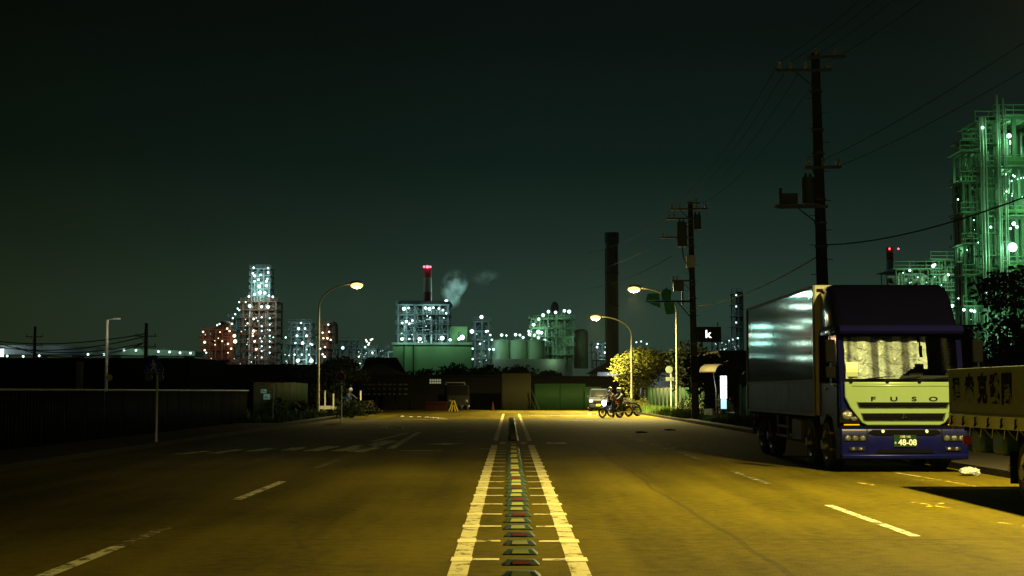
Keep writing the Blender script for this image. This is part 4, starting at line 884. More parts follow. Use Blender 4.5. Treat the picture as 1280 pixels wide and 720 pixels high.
# ------------------------------------------------------------------ people and motorcycles
def person(name, label, joints, radii, edges, mats_, loc, rz, parent=None):
    me = bpy.data.meshes.new(name); me.from_pydata([Vector(j) for j in joints], edges, []); o = bpy.data.objects.new(name, me); COL.objects.link(o)
    sk_ = o.modifiers.new('skin', 'SKIN'); sk_.use_smooth_shade = True
    for i, r0 in enumerate(radii): me.skin_vertices[0].data[i].radius = (r0, r0)
    me.skin_vertices[0].data[0].use_root = True
    ss = o.modifiers.new('smooth', 'SUBSURF'); ss.levels = 1; ss.render_levels = 2
    me.materials.append(M[mats_]); o.location = loc; o.rotation_euler = (0, 0, rz)
    return o
def rider(label, loc, rz, jk='jacket', foot_down=True):
    # local: facing -y, seat height .8
    J = [(0, .12, .86), (0, .08, 1.1), (0, -.02, 1.34), (0, -.05, 1.46), (0, -.08, 1.6),
         (-.19, -.02, 1.36), (-.26, -.28, 1.16), (-.27, -.52, 1.06), (.19, -.02, 1.36), (.26, -.28, 1.16), (.27, -.52, 1.06),
         (-.13, .08, .84), (-.2, -.3, .72), (-.22, -.12, .3), (-.22, -.25, .24), (.13, .08, .84), (.24, -.22, .68), (.34 if foot_down else .22, -.1, .1 if foot_down else .3), (.36 if foot_down else .22, -.28, .05 if foot_down else .24)]
    Rr = [.15, .15, .17, .07, .08, .075, .055, .04, .075, .055, .04, .1, .075, .055, .05, .1, .075, .055, .05]
    E = [(0, 1), (1, 2), (2, 3), (3, 4), (2, 5), (5, 6), (6, 7), (2, 8), (8, 9), (9, 10), (0, 11), (11, 12), (12, 13), (13, 14), (0, 15), (15, 16), (16, 17), (17, 18)]
    o = person('person', label, J, Rr, E, jk, loc, rz); tag(o, label, 'person')
    b_ = MB(); b_.ball((0, -.1, 1.68), .135, 14, 10, (1, 1.1, 1.05)); b_.build('helmet', 'helmet', o)
    b_ = MB(); b_.ball((0, -.2, 1.67), .07, 12, 8, (1.3, .6, .8)); b_.build('visor', 'darkglass', o)
    b_ = MB(); b_.tube((-.13, .1, .86), (-.2, -.3, .73), .115, .09, 10); b_.tube((-.2, -.3, .73), (-.22, -.12, .34), .09, .07, 10); b_.tube((.13, .1, .86), (.24, -.22, .69), .115, .09, 10); b_.tube((.24, -.22, .69), (.34 if foot_down else .22, -.1, .16 if foot_down else .34), .09, .07, 10); b_.build('trousers', 'jeans', o)
    return o
def motorcycle(label, loc, rz, lit=False, tank='navy', group='motorcycles'):
    t = thing('motorcycle', label, 'motorcycle', loc, rz, group)
    for y, nm in ((-.72, 'front_wheel'), (.68, 'rear_wheel')):
        w_ = MB(); n = 22
        # torus tyre
        vs = []; fs = []; k = 8; R0, r0 = .27, .055 if y < 0 else .07
        for i in range(n):
            a = 2 * math.pi * i / n
            for j in range(k):
                b2 = 2 * math.pi * j / k; rr = R0 + r0 * math.cos(b2); vs.append((r0 * math.sin(b2), rr * math.cos(a), rr * math.sin(a)))
        for i in range(n):
            for j in range(k): fs.append((i * k + j, ((i + 1) % n) * k + j, ((i + 1) % n) * k + (j + 1) % k, i * k + (j + 1) % k))
        w_.add(vs, fs); wo = w_.build('wheel', 'tyre', t); wo.location = (0, y, .33)
        rm = MB(); rm.tube((-.05, 0, 0), (.05, 0, 0), .06, .06, 10)
        for i in range(7): a = 2 * math.pi * i / 7; rm.tube((0, 0, 0), (0, .25 * math.cos(a), .25 * math.sin(a)), .012, .012, 5)
        rm.build('rim', 'galv', wo)
    b_ = MB()
    for s in (-1, 1): b_.tube((s * .08, -.72, .33), (s * .08, -.45, .95), .025, .03, 8)
    b_.build('front_fork', 'chrome', t)
    b_ = MB(); b_.tube((0, -.45, .92), (0, .3, .62), .03, .03, 6); b_.tube((0, -.42, .82), (0, -.1, .32), .03, .03, 6); b_.tube((0, -.1, .32), (0, .3, .35), .03, .03, 6); b_.tube((0, .3, .62), (0, .3, .35), .03, .03, 6)
    for s in (-1, 1): b_.tube((s * .08, .25, .36), (s * .08, .68, .33), .02, .02, 6); b_.tube((s * .1, .35, .75), (s * .1, .62, .4), .025, .025, 6)
    b_.build('frame', 'dark', t)
    b_ = MB(); b_.ball((0, -.02, .5), .19, 12, 8, (.9, 1.1, 1)); b_.tube((0, -.05, .5), (0, -.14, .72), .09, .08, 10); b_.build('engine', 'rim', t)
    b_ = MB(); b_.ball((0, -.18, .86), .2, 14, 9, (.75, 1.35, .62)); b_.build('fuel_tank', tank, t)
    b_ = MB(); b_.ball((0, .28, .8), .2, 12, 8, (.7, 1.9, .28)); b_.build('seat', 'black', t)
    b_ = MB(); b_.path([(-.36, -.36, 1.02), (-.15, -.44, 1.04), (.15, -.44, 1.04), (.36, -.36, 1.02)], .016, 6); b_.tube((-.3, -.42, 1.04), (-.34, -.5, 1.2), .008, .008, 5); b_.tube((.3, -.42, 1.04), (.34, -.5, 1.2), .008, .008, 5); b_.cbox((-.36, -.5, 1.22), (.12, .02, .07)); b_.cbox((.36, -.5, 1.22), (.12, .02, .07)); b_.build('handlebar', 'dark', t)
    b_ = MB(); b_.tube((.13, -.1, .3), (.15, .75, .38), .04, .055, 10); b_.build('exhaust', 'chrome', t)
    b_ = MB(); b_.lathe([(.05, .1), (.1, .02), (.105, -.03), (.06, -.04)], (0, -.56, .88), 14, 'y'); hl = b_.build('headlight', 'chrome', t)
    b_ = MB(); b_.ball((0, -.6, .88), .15 if lit else .07, 12, 8, (1, .35, 1)); b_.build('lens', 'beam' if lit else 'lens', hl)  # lit lens enlarged so its shape also imitates headlight glare
    b_ = MB(); b_.prism([(.42, .78), (.88, .62), (.9, .65), (.44, .83)], -.07, .07, 'x'); b_.build('rear_mudguard', tank, t)
    if lit:
        d = bpy.data.lights.new('headlamp_beam', 'SPOT'); d.energy = 900; d.color = (.85, .93, 1); d.spot_size = R(70); d.spot_blend = .8; d.shadow_soft_size = .05
        o = bpy.data.objects.new('headlamp_beam', d); COL.objects.link(o); o.parent = t; o.location = (0, -.72, .88); o.rotation_euler = (R(84), 0, R(180))
    return t
q = G(762, 522.5); mp = (q.x + .1, q.y, 0.0); ra = R(-50)
motorcycle('motorcycle with its white headlight on, ridden out of the side street', mp, ra, True, 'navy')
rider('rider in a brown jacket on the motorcycle with the lit headlight', mp, ra, 'jacket')
q = G(774, 521.5); mp2 = (q.x + .15, q.y + 1.2, 0); motorcycle('second motorcycle behind the lit one, with a rider in dark clothes', mp2, R(-55), False, 'red'); rider('rider in dark clothes on the second motorcycle', mp2, R(-55), 'jeans')
q = G(785, 520.5); motorcycle('parked dark motorcycle nearest the grass verge', (q.x + .1, q.y + .8, 0), R(-60), False, 'dark')
q = W(437, 500, 96); motorcycle('dark motorcycle standing behind the left bushes', (q.x, 96, 0), R(50), False, 'dark'); rider('person in dark clothes sitting on the motorcycle behind the left bushes', (q.x, 96, 0), R(50), 'jeans')
light('left_bike_light', (q.x - .4, 95, .95), 8, (.9, 1, 1), .1)
mb = MB(); mb.tube((0, 0, 0), (0, 0, .25), .16, .14, 10); q = G(893, 527); sx_ = thing('kick_scooter', 'small scooter parked at the foot of the dark shrub', 'scooter', (W(893, 520, 71).x, 71, .1), R(60))
for y in (-.4, .4): b_ = MB(); b_.lathe([(.16, -.04), (.2, -.03), (.2, .03), (.16, .04)], (0, y, .2), 16, 'x'); b_.build('wheel', 'tyre', sx_)
b_ = MB(); b_.tube((0, -.42, .2), (0, -.3, .85), .03, .025, 8); b_.path([(-.22, -.26, .86), (.22, -.26, .86)], .016, 6); b_.box(-.11, .11, -.3, .1, .22, .27); b_.prism([(.05, .27), (.5, .3), (.5, .58), (.1, .62)], -.12, .12, 'x'); b_.build('body', 'cream', sx_, bevel=.02)
# car
def car(label, loc, rz, paint_, lit=True):
    t = thing('parked_car', label, 'car', loc, rz)
    b_ = MB(); b_.prism([(-1.7, .35), (-1.72, .85), (-1.6, 1.0), (-1.2, 1.1), (1.65, 1.1), (1.7, .4), (1.7, .3), (-1.65, .3)], -.74, .74, 'x'); body = b_.build('body', paint_, t, bevel=.06)
    b_ = MB(); b_.loft([rrect(-.72, .72, -1.2, 1.66, 1.1, .1), rrect(-.64, .64, -.72, 1.55, 1.72, .12), rrect(-.58, .58, -.6, 1.45, 1.78, .12)]); cb = b_.build('cabin', paint_, t)
    b_ = MB(); b_.prism([(-1.17, 1.15), (-.8, 1.66), (-.83, 1.68), (-1.2, 1.17)], -.62, .62, 'x'); b_.build('windscreen', 'darkglass', t)
    for s in (-1, 1):
        b_ = MB(); b_.prism([(-.95, 1.15), (-.6, 1.64), (1.4, 1.64), (1.5, 1.15)], s * .73, s * .66, 'x'); b_.build('side_window', 'darkglass', t)
        for y in (-1.12, 1.12): wheel(t, s * .66, y, .28, .16, s)
        b_ = MB(); b_.box(s * .56 - .13, s * .56 + .13, -1.75, -1.7, .72, .88); b_.build('headlight', 'carlamp', t, bevel=.02)
        b_ = MB(); b_.cbox((s * .84, -.95, 1.15), (.16, .08, .12)); b_.build('mirror', paint_, t, bevel=.02)
    b_ = MB(); b_.box(-.6, .6, -1.76, -1.66, .3, .55); b_.build('bumper', paint_, t, bevel=.03)
    b_ = MB(); b_.box(-.17, .17, -1.78, -1.765, .42, .58); b_.build('number_plate', 'yellow', t)
    b_ = MB(); b_.box(-.35, .35, -1.745, -1.71, .68, .82); b_.build('grille', 'dark', t)
    return t
q = W(750, 505, 112.5); M['carblue'] = mat('blue_grey_car_paint', (.012, .016, .035), .5, 0, .1, spec=.08)
car('blue grey small van waiting behind the lit motorcycle', (q.x, 113.6, 0), R(-6), 'carblue')
# A-frame barriers
def barrier(label, px, py, Y):
    q = W(px, py, Y); t = thing('barrier', label, 'barrier', (q.x, Y, 0), 0, 'striped a-frame barriers'); h = W(px, 500.5, Y).z
    b_ = MB(); b_.prism([(-.42, 0), (.42, 0), (.12, h), (-.12, h)], -.16, -.14); pn = b_.build('front_board', 'dark', t)
    b_ = MB()
    for s in (-1, 1):
        for k in range(2): o_ = k * .2; b_.prism([(s * (.40 - o_), 0), (s * (.3 - o_), 0), (s * .0, h * .98 - k * .35), (s * .1 * (1 - k * .3), h - k * .33)], -.168, -.162)
    b_.build('chevron', 'yellow', pn)
    b_ = MB(); b_.bar((-.38, .16, 0), (-.1, -.12, h), .03); b_.bar((.38, .16, 0), (.1, -.12, h), .03); b_.build('rear_frame', 'galv', t)
barrier('yellow and black striped barrier near the low pale trailer', 464, 514, 113); barrier('yellow and black striped barrier in front of the dark lorry', 567, 514, 112.5)
# low pale trailer on left
q = W(396, 505, 99); e = W(457, 505, 99); t = thing('flat_trailer', 'low pale flat trailer with upright stakes parked at left', 'trailer', (q.x, 99, 0)); Lx = e.x - q.x
b_ = MB(); b_.box(0, Lx, 0, 2.2, W(0, 511.5, 99).z, W(0, 507.5, 99).z); b_.build('deck', 'white', t)
for px in (406.5, 417, 451): b_ = MB(); x = W(px, 500, 99).x - q.x; b_.box(x - .05, x + .05, -.06, .0, .3, W(0, 488 if px != 417 else 492, 99).z); b_.build('stake', 'white', t)
for x in (.5, 1.2, Lx - 1.2, Lx - .5): wheel(t, x, .4, .24, .16, -1)
for c_ in [o for o in t.children if o.name.startswith('wheel')]: c_.rotation_euler = (0, 0, R(90)); c_.location.y = .12
# dark lorry behind the barrier
q = W(573, 514, 118); t = thing('dark_lorry', 'small dark lorry parked behind the striped barrier near the centre', 'truck', (q.x, 117.5, 0), R(12))
b_ = MB(); b_.prism([(-.0, .45), (-.02, 1.2), (.25, 2.1), (1.3, 2.1), (1.3, .45)], -.95, .95, 'x'); c_ = b_.build('cab', 'dark', t, bevel=.06)
b_ = MB(); b_.prism([(-.02, 1.25), (.22, 2.0), (.2, 2.02), (-.045, 1.27)], -.85, .85, 'x'); b_.build('windscreen', 'darkglass', c_)
for s in (-1, 1):
    b_ = MB(); b_.ball((s * .68, -.02, .78), .12, 12, 8, (1.2, .3, .9)); b_.build('headlight', 'lens', c_)
    for y in (.6, 3.6): wheel(t, s * .85, y, .36, .2, s)
b_ = MB(); b_.box(-.95, .95, 1.4, 4.6, .75, .9); b_.box(-.95, -.9, 1.4, 4.6, .9, 1.3); b_.box(.9, .95, 1.4, 4.6, .9, 1.3); b_.build('cargo_bed', 'brown', t)
b_ = MB(); b_.box(-.95, .95, -.1, .05, .4, .62); b_.build('bumper', 'dark', c_)
b_ = MB(); b_.path([(-.8, 1.45, .9), (-.8, 1.45, 2.3), (.8, 1.45, 2.3), (.8, 1.45, .9)], .04, 6); b_.build('guard_frame', 'trans', t)
light('yard_glint_light', (q.x + .9, 115.5, 1.9), 5, (.7, 1, .9), .1)
q = W(545, 510, 116); t = thing('red_barrier', 'low dark red water filled barrier left of the dark lorry', 'barrier', (q.x, 116, 0))
b_ = MB(); b_.prism([(-.3, 0), (.3, 0), (.12, .75), (-.12, .75)], -.9, .9, 'x'); b_.build('body', 'dullred', t, bevel=.04)
b_ = MB(); b_.box(-.9, .9, -.22, -.19, .55, .62); b_.build('reflective_band', 'dullred', t)
q = W(616, 508, 118); b_ = MB(); b_.lathe([(.24, 0), (.24, .04), (.15, .05), (.03, .7), (.02, .72)], (0, 0, 0), 14); o = b_.build('traffic_cone', 'dullred'); o.location = (q.x, 118, 0); tag(o, 'dull red traffic cone left of the brown sheet panels', 'traffic cone')
# pipe stack in rows
a = W(450, 493, 121)
st = thing('pipe_rack', 'dark steel rack holding rows of pipes left of the dark lorry', 'rack', (a.x, 121, 0)); wd = W(512, 493, 121).x - a.x
for k in range(4):
    b_ = MB(); x = wd * k / 3; b_.box(x - .06, x + .06, 0, .12, 0, 2.7); b_.box(x - .06, x + .06, 2.4, 2.52, 0, 2.7); b_.box(x - .05, x + .05, .12, 2.4, 2.5, 2.6); b_.build('upright', 'dark', st)
for k, py in enumerate((480.6, 486.2, 492.6)):
    b_ = MB(); b_.box(0, wd, -.02, 2.5, W(0, py, 121).z - .2, W(0, py, 121).z - .14); b_.build('shelf', 'dark', st)
proto = None; rw = ['top', 'middle', 'bottom']
for k, py in enumerate((480.6, 486.2, 492.6)):
    for i in range(9):
        x = a.x + wd * (i + .7) / 9.6; z = W(0, py, 121).z
        if proto is None:
            b_ = MB(); b_.lathe([(.07, 0), (.07, 2.6), (.05, 2.6), (.05, 0)], (0, 0, 0), 12, 'y'); proto = b_.build('steel_pipe', 'trans'); o = proto
        else: o = proto.copy(); COL.objects.link(o)
        o.location = (x + rnd.uniform(-.04, .04), 120.9, z); tag(o, 'pale pipe end on the %s shelf of the dark rack' % rw[k], 'pipe', 'pipes on the %s shelf' % rw[k])
#@@BUILD
# ------------------------------------------------------------------ mid-distance buildings
def gable(name, label, x0, x1, y0, y1, zw, zr, wm, rm, hip=0):
    t = thing(name, label, 'building', (x0, y0, 0)); w_ = x1 - x0; d = y1 - y0
    b_ = MB(); b_.box(0, w_, 0, d, 0, zw); b_.build('wall', wm, t)
    b_ = MB(); o_ = .5
    b_.add([(-o_, -o_, zw - .1), (w_ + o_, -o_, zw - .1), (w_ + o_, d + o_, zw - .1), (-o_, d + o_, zw - .1), (hip, d / 2, zr), (w_ - hip, d / 2, zr)], [(0, 1, 5, 4), (2, 3, 4, 5), (1, 2, 5), (3, 0, 4), (0, 3, 2, 1)])
    b_.build('roof', rm, t); return t
a, c = W(736, 469, 165), W(846, 445, 165)
sh = gable('warehouse', 'warehouse with a dark hipped roof and lit white wall behind the yellow tree', a.x + 1, c.x + 6, 165, 181, W(0, 464, 165).z, W(0, 441, 173).z, 'wallpale', 'roof', 3.5)
light('warehouse_wall_lamp', (3.0, -1.6, W(0, 466, 165).z - .6), 260, (.8, .95, 1), .2, sh)
a, c = W(440, 466, 140), W(497, 466, 140)
gable('shed', 'brown gabled shed roof left of the green plant wall', a.x, c.x + .5, 140, 150, W(0, 467, 140).z, W(0, 447, 145).z, 'darkwall', 'roof', 4)
t = thing('warehouse', 'long black warehouse behind the dark lorry and pipe rack', 'building', (W(446, 470, 126).x, 126, 0)); wd = W(626, 470, 126).x - t.location.x
b_ = MB(); b_.box(0, wd, 0, 12, 0, W(0, 470, 126).z); b_.build('wall', 'darkwall', t)
b_ = MB(); b_.box(-.1, wd + .1, -.3, 12.2, W(0, 470, 126).z, W(0, 468.6, 126).z); b_.build('roof', 'darkwall', t)
b_ = MB(); x = W(537, 470, 126).x - t.location.x
for i in range(5):
    for j in range(2): b_.box(x + i * .21, x + i * .21 + .17, -.05, -.01, W(0, 479.5, 126).z + j * .22, W(0, 479.5, 126).z + j * .22 + .17)
b_.build('window', 'winteal', t)
t = thing('warehouse', 'long low dark shed above the green hoarding', 'building', (W(660, 470, 130).x, 130, 0)); wd = W(800, 470, 130).x - t.location.x
b_ = MB(); b_.box(0, wd, 0, 10, 0, W(0, 471.5, 130).z); b_.build('wall', 'darkwall', t)
b_ = MB(); b_.box(-.2, wd + .2, -.4, 10.2, W(0, 471.5, 130).z, W(0, 470, 130).z); b_.build('roof', 'dark', t)
t = thing('yard_building', 'low black building behind the left fence', 'building', (W(0, 470, 100).x - 8, 100, 0)); wd = W(238, 470, 100).x - t.location.x
b_ = MB(); b_.box(0, wd, 0, 12, 0, W(0, 449, 100).z); b_.build('wall', 'darkwall', t)
b_ = MB(); b_.box(-.2, wd + .2, -.3, 12.2, W(0, 449, 100).z, W(0, 447.6, 100).z); b_.build('roof', 'dark', t)
b_ = MB(); x = W(95.5, 470, 100).x - t.location.x; b_.box(x, x + .5, -.2, -.02, 1.6, W(0, 450, 100).z - .1); b_.build('downpipe_cover', 'concrete', t)
t = thing('yard_building', 'long low black building under the left plant tower', 'building', (W(236, 470, 125).x, 125, 0)); wd = W(405, 470, 125).x - t.location.x
b_ = MB(); b_.box(0, wd, 0, 12, 0, W(0, 457, 125).z); b_.build('wall', 'darkwall', t)
b_ = MB(); b_.box(-.2, wd + .2, -.3, 12.2, W(0, 457, 125).z, W(0, 455.6, 125).z); b_.build('roof', 'dark', t)
t = thing('gatehouse', 'dark small building between the box truck and the plant tower', 'building', (W(1163, 440, 70).x, 70, 0)); wd = W(1192, 440, 70).x - t.location.x
b_ = MB(); b_.box(0, wd + 1, 0, 4, 0, W(0, 408, 70).z); b_.build('wall', 'darkfence', t); b_ = MB(); b_.box(-.2, wd + 1.2, -.2, 4.2, W(0, 408, 70).z, W(0, 406, 70).z); b_.build('roof', 'dark', t)
# elevated road at left
t = thing('elevated_road', 'elevated road with small lamps in a row across the far left', 'bridge', (W(0, 440, 300).x - 30, 300, 0)); wd = W(244, 440, 300).x - t.location.x
zt = lambda py: W(0, py, 300).z
b_ = MB(); b_.prism([(0, zt(443)), (0, zt(431)), (wd * .62, zt(432)), (wd, zt(439)), (wd, zt(445)), (wd * .62, zt(443))], 0, 8); b_.build('deck', 'concrete', t)
for k in range(9): b_ = MB(); x = 6 + k * (wd - 8) / 8; b_.box(x - .8, x + .8, 2, 5, 0, zt(444)); b_.build('pier', 'concrete', t)
for px, py in ((9, 445), (29, 445.5), (49, 444.7), (110, 443), (130, 443), (155, 437.5), (170, 438), (198, 439.5), (212, 440), (225, 441), (238, 441.5)):
    q = W(px, py, 299.2); b_ = MB(); b_.ball((0, 0, 0), .24, 8, 6); o = b_.build('lamp', 'cyanlamp', t); o.location = q - t.location
for px, e_ in ((3, 900), (60, 250), (165, 600), (205, 500), (236, 350)): light('deck_light', (W(px, 440, 296).x - t.location.x, -3.5, zt(434)), e_ * .35, (.4, 1, .6) if px > 100 else (.6, .9, 1), .5, t)
b_ = MB(); q = W(-1, 441, 299); b_.box(q.x - t.location.x - .3, q.x - t.location.x + .9, -1, -.8, q.z - .8, q.z + .8); b_.build('lit_panel', 'dimlamp', t)
#@@PLANTS
# ------------------------------------------------------------------ plants
CY = (.55, 1, .92); GR = (.45, 1, .42); WM = (1, .62, .35)
def plant(name, label, cat, px, Y): 
    t = thing(name, label, cat, (W(px, 489, Y).x, Y, 0)); t['Y'] = Y; return t
def PX(t, px, py, dy=0):
    Y = t.location.y; q = W(px, py, Y); return Vector((q.x - t.location.x, dy, q.z))
def frame(t, px0, px1, pyt, levels, depth, m='greysteel', name='steel_frame', bays=3, bar=.3, pyb=470, brace=True, rail=True, deck='deck'):
    a, c = PX(t, px0, pyt), PX(t, px1, pyt); z0 = max(0, PX(t, 0, pyb).z); b_ = MB(); x0, x1, zt_ = a.x, c.x, a.z
    xs = [x0 + (x1 - x0) * i / bays for i in range(bays + 1)]
    for x in xs:
        for y in (0, depth): b_.box(x - bar / 2, x + bar / 2, y - bar / 2, y + bar / 2, z0, zt_)
    zs = [z0 + (zt_ - z0) * i / levels for i in range(levels + 1)]
    for i, z in enumerate(zs[1:]):
        for y in (0, depth): b_.box(x0, x1, y - bar * .3, y + bar * .3, z - bar * .6, z + bar * .4)
        for x in xs: b_.box(x - bar * .3, x + bar * .3, 0, depth, z - bar * .5, z + bar * .3)
        if brace:
            for j in range(bays):
                if (i + j) % 2 == 0: b_.bar((xs[j], -.02, zs[i]), (xs[j + 1], -.02, z), bar * .3)
                else: b_.bar((xs[j + 1], -.02, zs[i]), (xs[j], -.02, z), bar * .3)
    b_.build(name, m, t)
    dk = MB()
    for z in zs[1:]:
        dk.box(x0 - .6, x1 + .6, -1.0, depth + .6, z, z + .12)
        if rail:
            for hh in (.55, 1.1): dk.tube((x0 - .6, -1, z + hh), (x1 + .6, -1, z + hh), .05, .05, 4)
            n = max(2, int((x1 - x0) / 1.8))
            for i in range(n + 1): x = x0 - .6 + (x1 - x0 + 1.2) * i / n; dk.tube((x, -1, z), (x, -1, z + 1.1), .05, .05, 4)
    dk.build(deck, m, t)
    return x0, x1, z0, zt_, zs
def pipes(t, px0, px1, pyt, n, depth, seed, m='vessel', r0=.15, r1=.4, pyb=468):
    r = random.Random(seed); a, c = PX(t, px0, pyt), PX(t, px1, pyt); z0 = max(0, PX(t, 0, pyb).z); b_ = MB()
    for i in range(n):
        x = r.uniform(a.x, c.x); y = r.uniform(-.5, depth); z1_ = z0 + (a.z - z0) * r.uniform(.5, 1); rr = r.uniform(r0, r1); x2 = x + r.uniform(-3, 3) * rr * 3
        b_.tube((x, y, z0), (x, y, z1_), rr, rr, 8); b_.tube((x, y, z1_), (x2, y, z1_), rr, rr, 8)
        zz = z0 + (z1_ - z0) * r.uniform(.2, .7); b_.tube((x, y, zz), (x + r.uniform(-1, 1) * (c.x - a.x) * .5, y, zz), rr * .6, rr * .6, 6)
    return b_.build('pipework', m, t)
def vessel(t, px, py0, py1, rpx, dy, m='vessel', name='column', dome=True):
    a = PX(t, px, py0); c = PX(t, px, py1); k = t.location.y / FPX; r = rpx * k; b_ = MB()
    z0, z1_ = max(0, c.z), a.z; prof = [(r, z0), (r, z1_ - r * .5)] + ([(r * .86, z1_ - r * .22), (r * .5, z1_ - .04 * r), (r * .1, z1_)] if dome else [(r, z1_)])
    b_.lathe(prof, (a.x, dy, 0), 18)
    n = max(2, int((z1_ - z0) / 5))
    for i in range(1, n): z = z0 + (z1_ - z0) * i / n; b_.lathe([(r * 1.06, z), (r * 1.06, z + .15)], (a.x, dy, 0), 18)
    return b_.build(name, m, t)
def clutter(t, px0, px1, py0, py1, n, seed, depth=8, m='greysteel', sz=1.0):
    r = random.Random(seed); b_ = MB(); k = t.location.y / FPX
    for i in range(n):
        q = PX(t, r.uniform(px0, px1), r.uniform(py0, py1), r.uniform(.5, depth)); w1, h1, d1 = (r.uniform(1, 5) * k * sz, r.uniform(.8, 6) * k * sz, r.uniform(1, 4) * k * sz); c_ = r.random()
        if c_ < .3: b_.cbox(q, (w1, d1, h1))
        elif c_ < .55: b_.tube((q.x, q.y, q.z - h1), (q.x, q.y, q.z + h1), w1 * .22, w1 * .22, 8)
        elif c_ < .8: b_.tube((q.x - w1, q.y, q.z), (q.x + w1, q.y, q.z), h1 * .14, h1 * .14, 8)
        else: b_.tube((q.x - w1, q.y, q.z - h1), (q.x + w1, q.y, q.z + h1), .12 * k * 4, .12 * k * 4, 6)
        b_.tube((q.x, q.y, q.z), (q.x, q.y, q.z - 4 * k), .3 * k, .3 * k, 5)
    return b_.build('pipework', m, t)
LB = {}
def lamps(t, pts, m='cyanlamp', r=.42, name='floodlight', dy=-1.3, pole=0):
    key = (m, round(r, 2))
    if key not in LB:
        b_ = MB(); b_.ball((0, 0, 0), r * .62, 8, 6); tmp = b_.build('floodlight', m); LB[key] = tmp.data; bpy.data.objects.remove(tmp)
    for p_ in pts:
        px, py = p_[:2]; d = p_[2] if len(p_) > 2 else dy
        o = bpy.data.objects.new(name, LB[key]); COL.objects.link(o); o.parent = t; o.location = PX(t, px, py, d)
        if len(p_) > 3: o.scale = (p_[3],) * 3
        if pole:
            b_ = MB(); q = PX(t, px, py, d); b_.tube((q.x, q.y, q.z - pole), (q.x, q.y, q.z), .1, .07, 5); b_.build('lamp_mast', 'greensteel', t)
def plights(t, pts, e, col, dy=-4):
    e *= .11
    for p_ in pts: light('plant_light', PX(t, p_[0], p_[1], p_[3] if len(p_) > 3 else dy), e * (p_[2] if len(p_) > 2 else 1), col, .6, t)
def jit(x0, x1, y0, y1, n, seed, d0=-1.3, d1=3, s0=.3, s1=1.0):
    s1 *= .9; n = int(n * 1.25)
    r = random.Random(seed); return [(r.uniform(x0, x1), r.uniform(y0, y1), r.uniform(d0, d1), s0 + (s1 - s0) * r.random() ** 1.8) for _ in range(n)]
# --- left tall tower (z 450)
t = plant('refinery_tower', 'tall refinery tower with a brightly lit cyan top, left of the curved lamp', 'refinery tower', 325, 450)
frame(t, 304, 345, 377, 8, 12, 'redsteel', bays=4, bar=.5, pyb=460); frame(t, 315, 337, 336, 5, 7, 'greysteel', 'upper_frame', 3, .35, 378, deck='upper_deck')
pipes(t, 306, 343, 380, 16, 12, 5); pipes(t, 316, 336, 338, 9, 6, 6, pyb=376); vessel(t, 320, 340, 376, 2.6, 3, name='vessel'); vessel(t, 332, 343, 376, 3, 3, name='vessel'); vessel(t, 325, 380, 460, 6, 6)
frame(t, 288, 303, 397, 4, 8, 'greysteel', 'side_frame', 2, .4, 460, deck='side_deck')
clutter(t, 305, 345, 382, 458, 90, 101, 10); clutter(t, 315, 338, 340, 376, 40, 102, 6, 'vessel', .7); clutter(t, 286, 304, 398, 458, 26, 103)
vessel(t, 310, 377, 460, 2.2, 3, 'stackdark'); vessel(t, 342, 388, 460, 2.4, 4, 'stackdark')
lamps(t, [(318, 335), (336, 335.5), (317, 342), (336, 341), (319, 345), (327, 344), (335, 349), (324, 350), (333, 357, 0, 1.5), (324, 358, 0, 1.7), (334, 352), (319, 352), (325, 366, 0, 1.9), (331, 366, 0, 1.6), (318, 368, 0, 1.3), (337, 370), (312, 371), (341, 371, 0, 1.1)], 'cyanlamp', .5)
lamps(t, [(313, 383, -1.3, 1.8), (328, 384, -1.3, 1.5), (336, 384, -1.3, 1.9), (308, 378, -1.3, .8), (298, 386), (300, 388), (295, 393), (292, 398)] + [(338, y, -1.3, .9) for y in (398, 406, 413, 420, 427, 434, 441)] + [(328, y, -1.3, .9) for y in (397, 408, 414, 427, 433, 439, 447)] + jit(306, 344, 390, 455, 26, 8, s1=.9), 'cyanlamp', .42)
lamps(t, [(318, 399), (318, 414, -1.3, 1.3), (317, 420), (319, 427), (321, 437)] + jit(306, 326, 385, 450, 10, 18, s1=.9), 'warmlamp', .5)
plights(t, [(326, 345, 1.6), (326, 358, 2.6), (325, 369, 3)], 14000, CY, -6); plights(t, [(325, 385, 1), (318, 403, .4), (336, 410, .4), (325, 430, .4), (325, 448, .4)], 9000, (.75, .95, .85), -6)
# --- brown unit
t = plant('process_unit', 'squat brown process unit with warm orange lamps at the left', 'process unit', 270, 430)
frame(t, 254, 286, 412, 4, 9, 'redsteel', bays=4, bar=.4, pyb=462); vessel(t, 277, 400, 455, 8, 5, 'redsteel', 'drum'); pipes(t, 254, 290, 408, 12, 8, 9, 'redsteel', .2, .5)
clutter(t, 252, 298, 412, 460, 70, 104, 8, 'redsteel'); vessel(t, 268, 408, 460, 5, 4, 'stackdark')
lamps(t, [(255, 415), (257, 428, -1.3, 1.3), (294, 420, -1.3, 1.7), (295, 427, -1.3, 2), (285, 411), (288, 414), (291, 405), (286, 430), (257, 438), (290, 436)] + jit(254, 300, 412, 456, 16, 10, s1=.9), 'warmlamp', .45)
lamps(t, [(277, 405.5, -3), (274, 407, -3), (300, 378), (259, 441)], 'cyanlamp', .4)
plights(t, [(257, 422, .6), (290, 425, 1), (275, 410, .3), (270, 440, .3)], 4500, WM, -5)
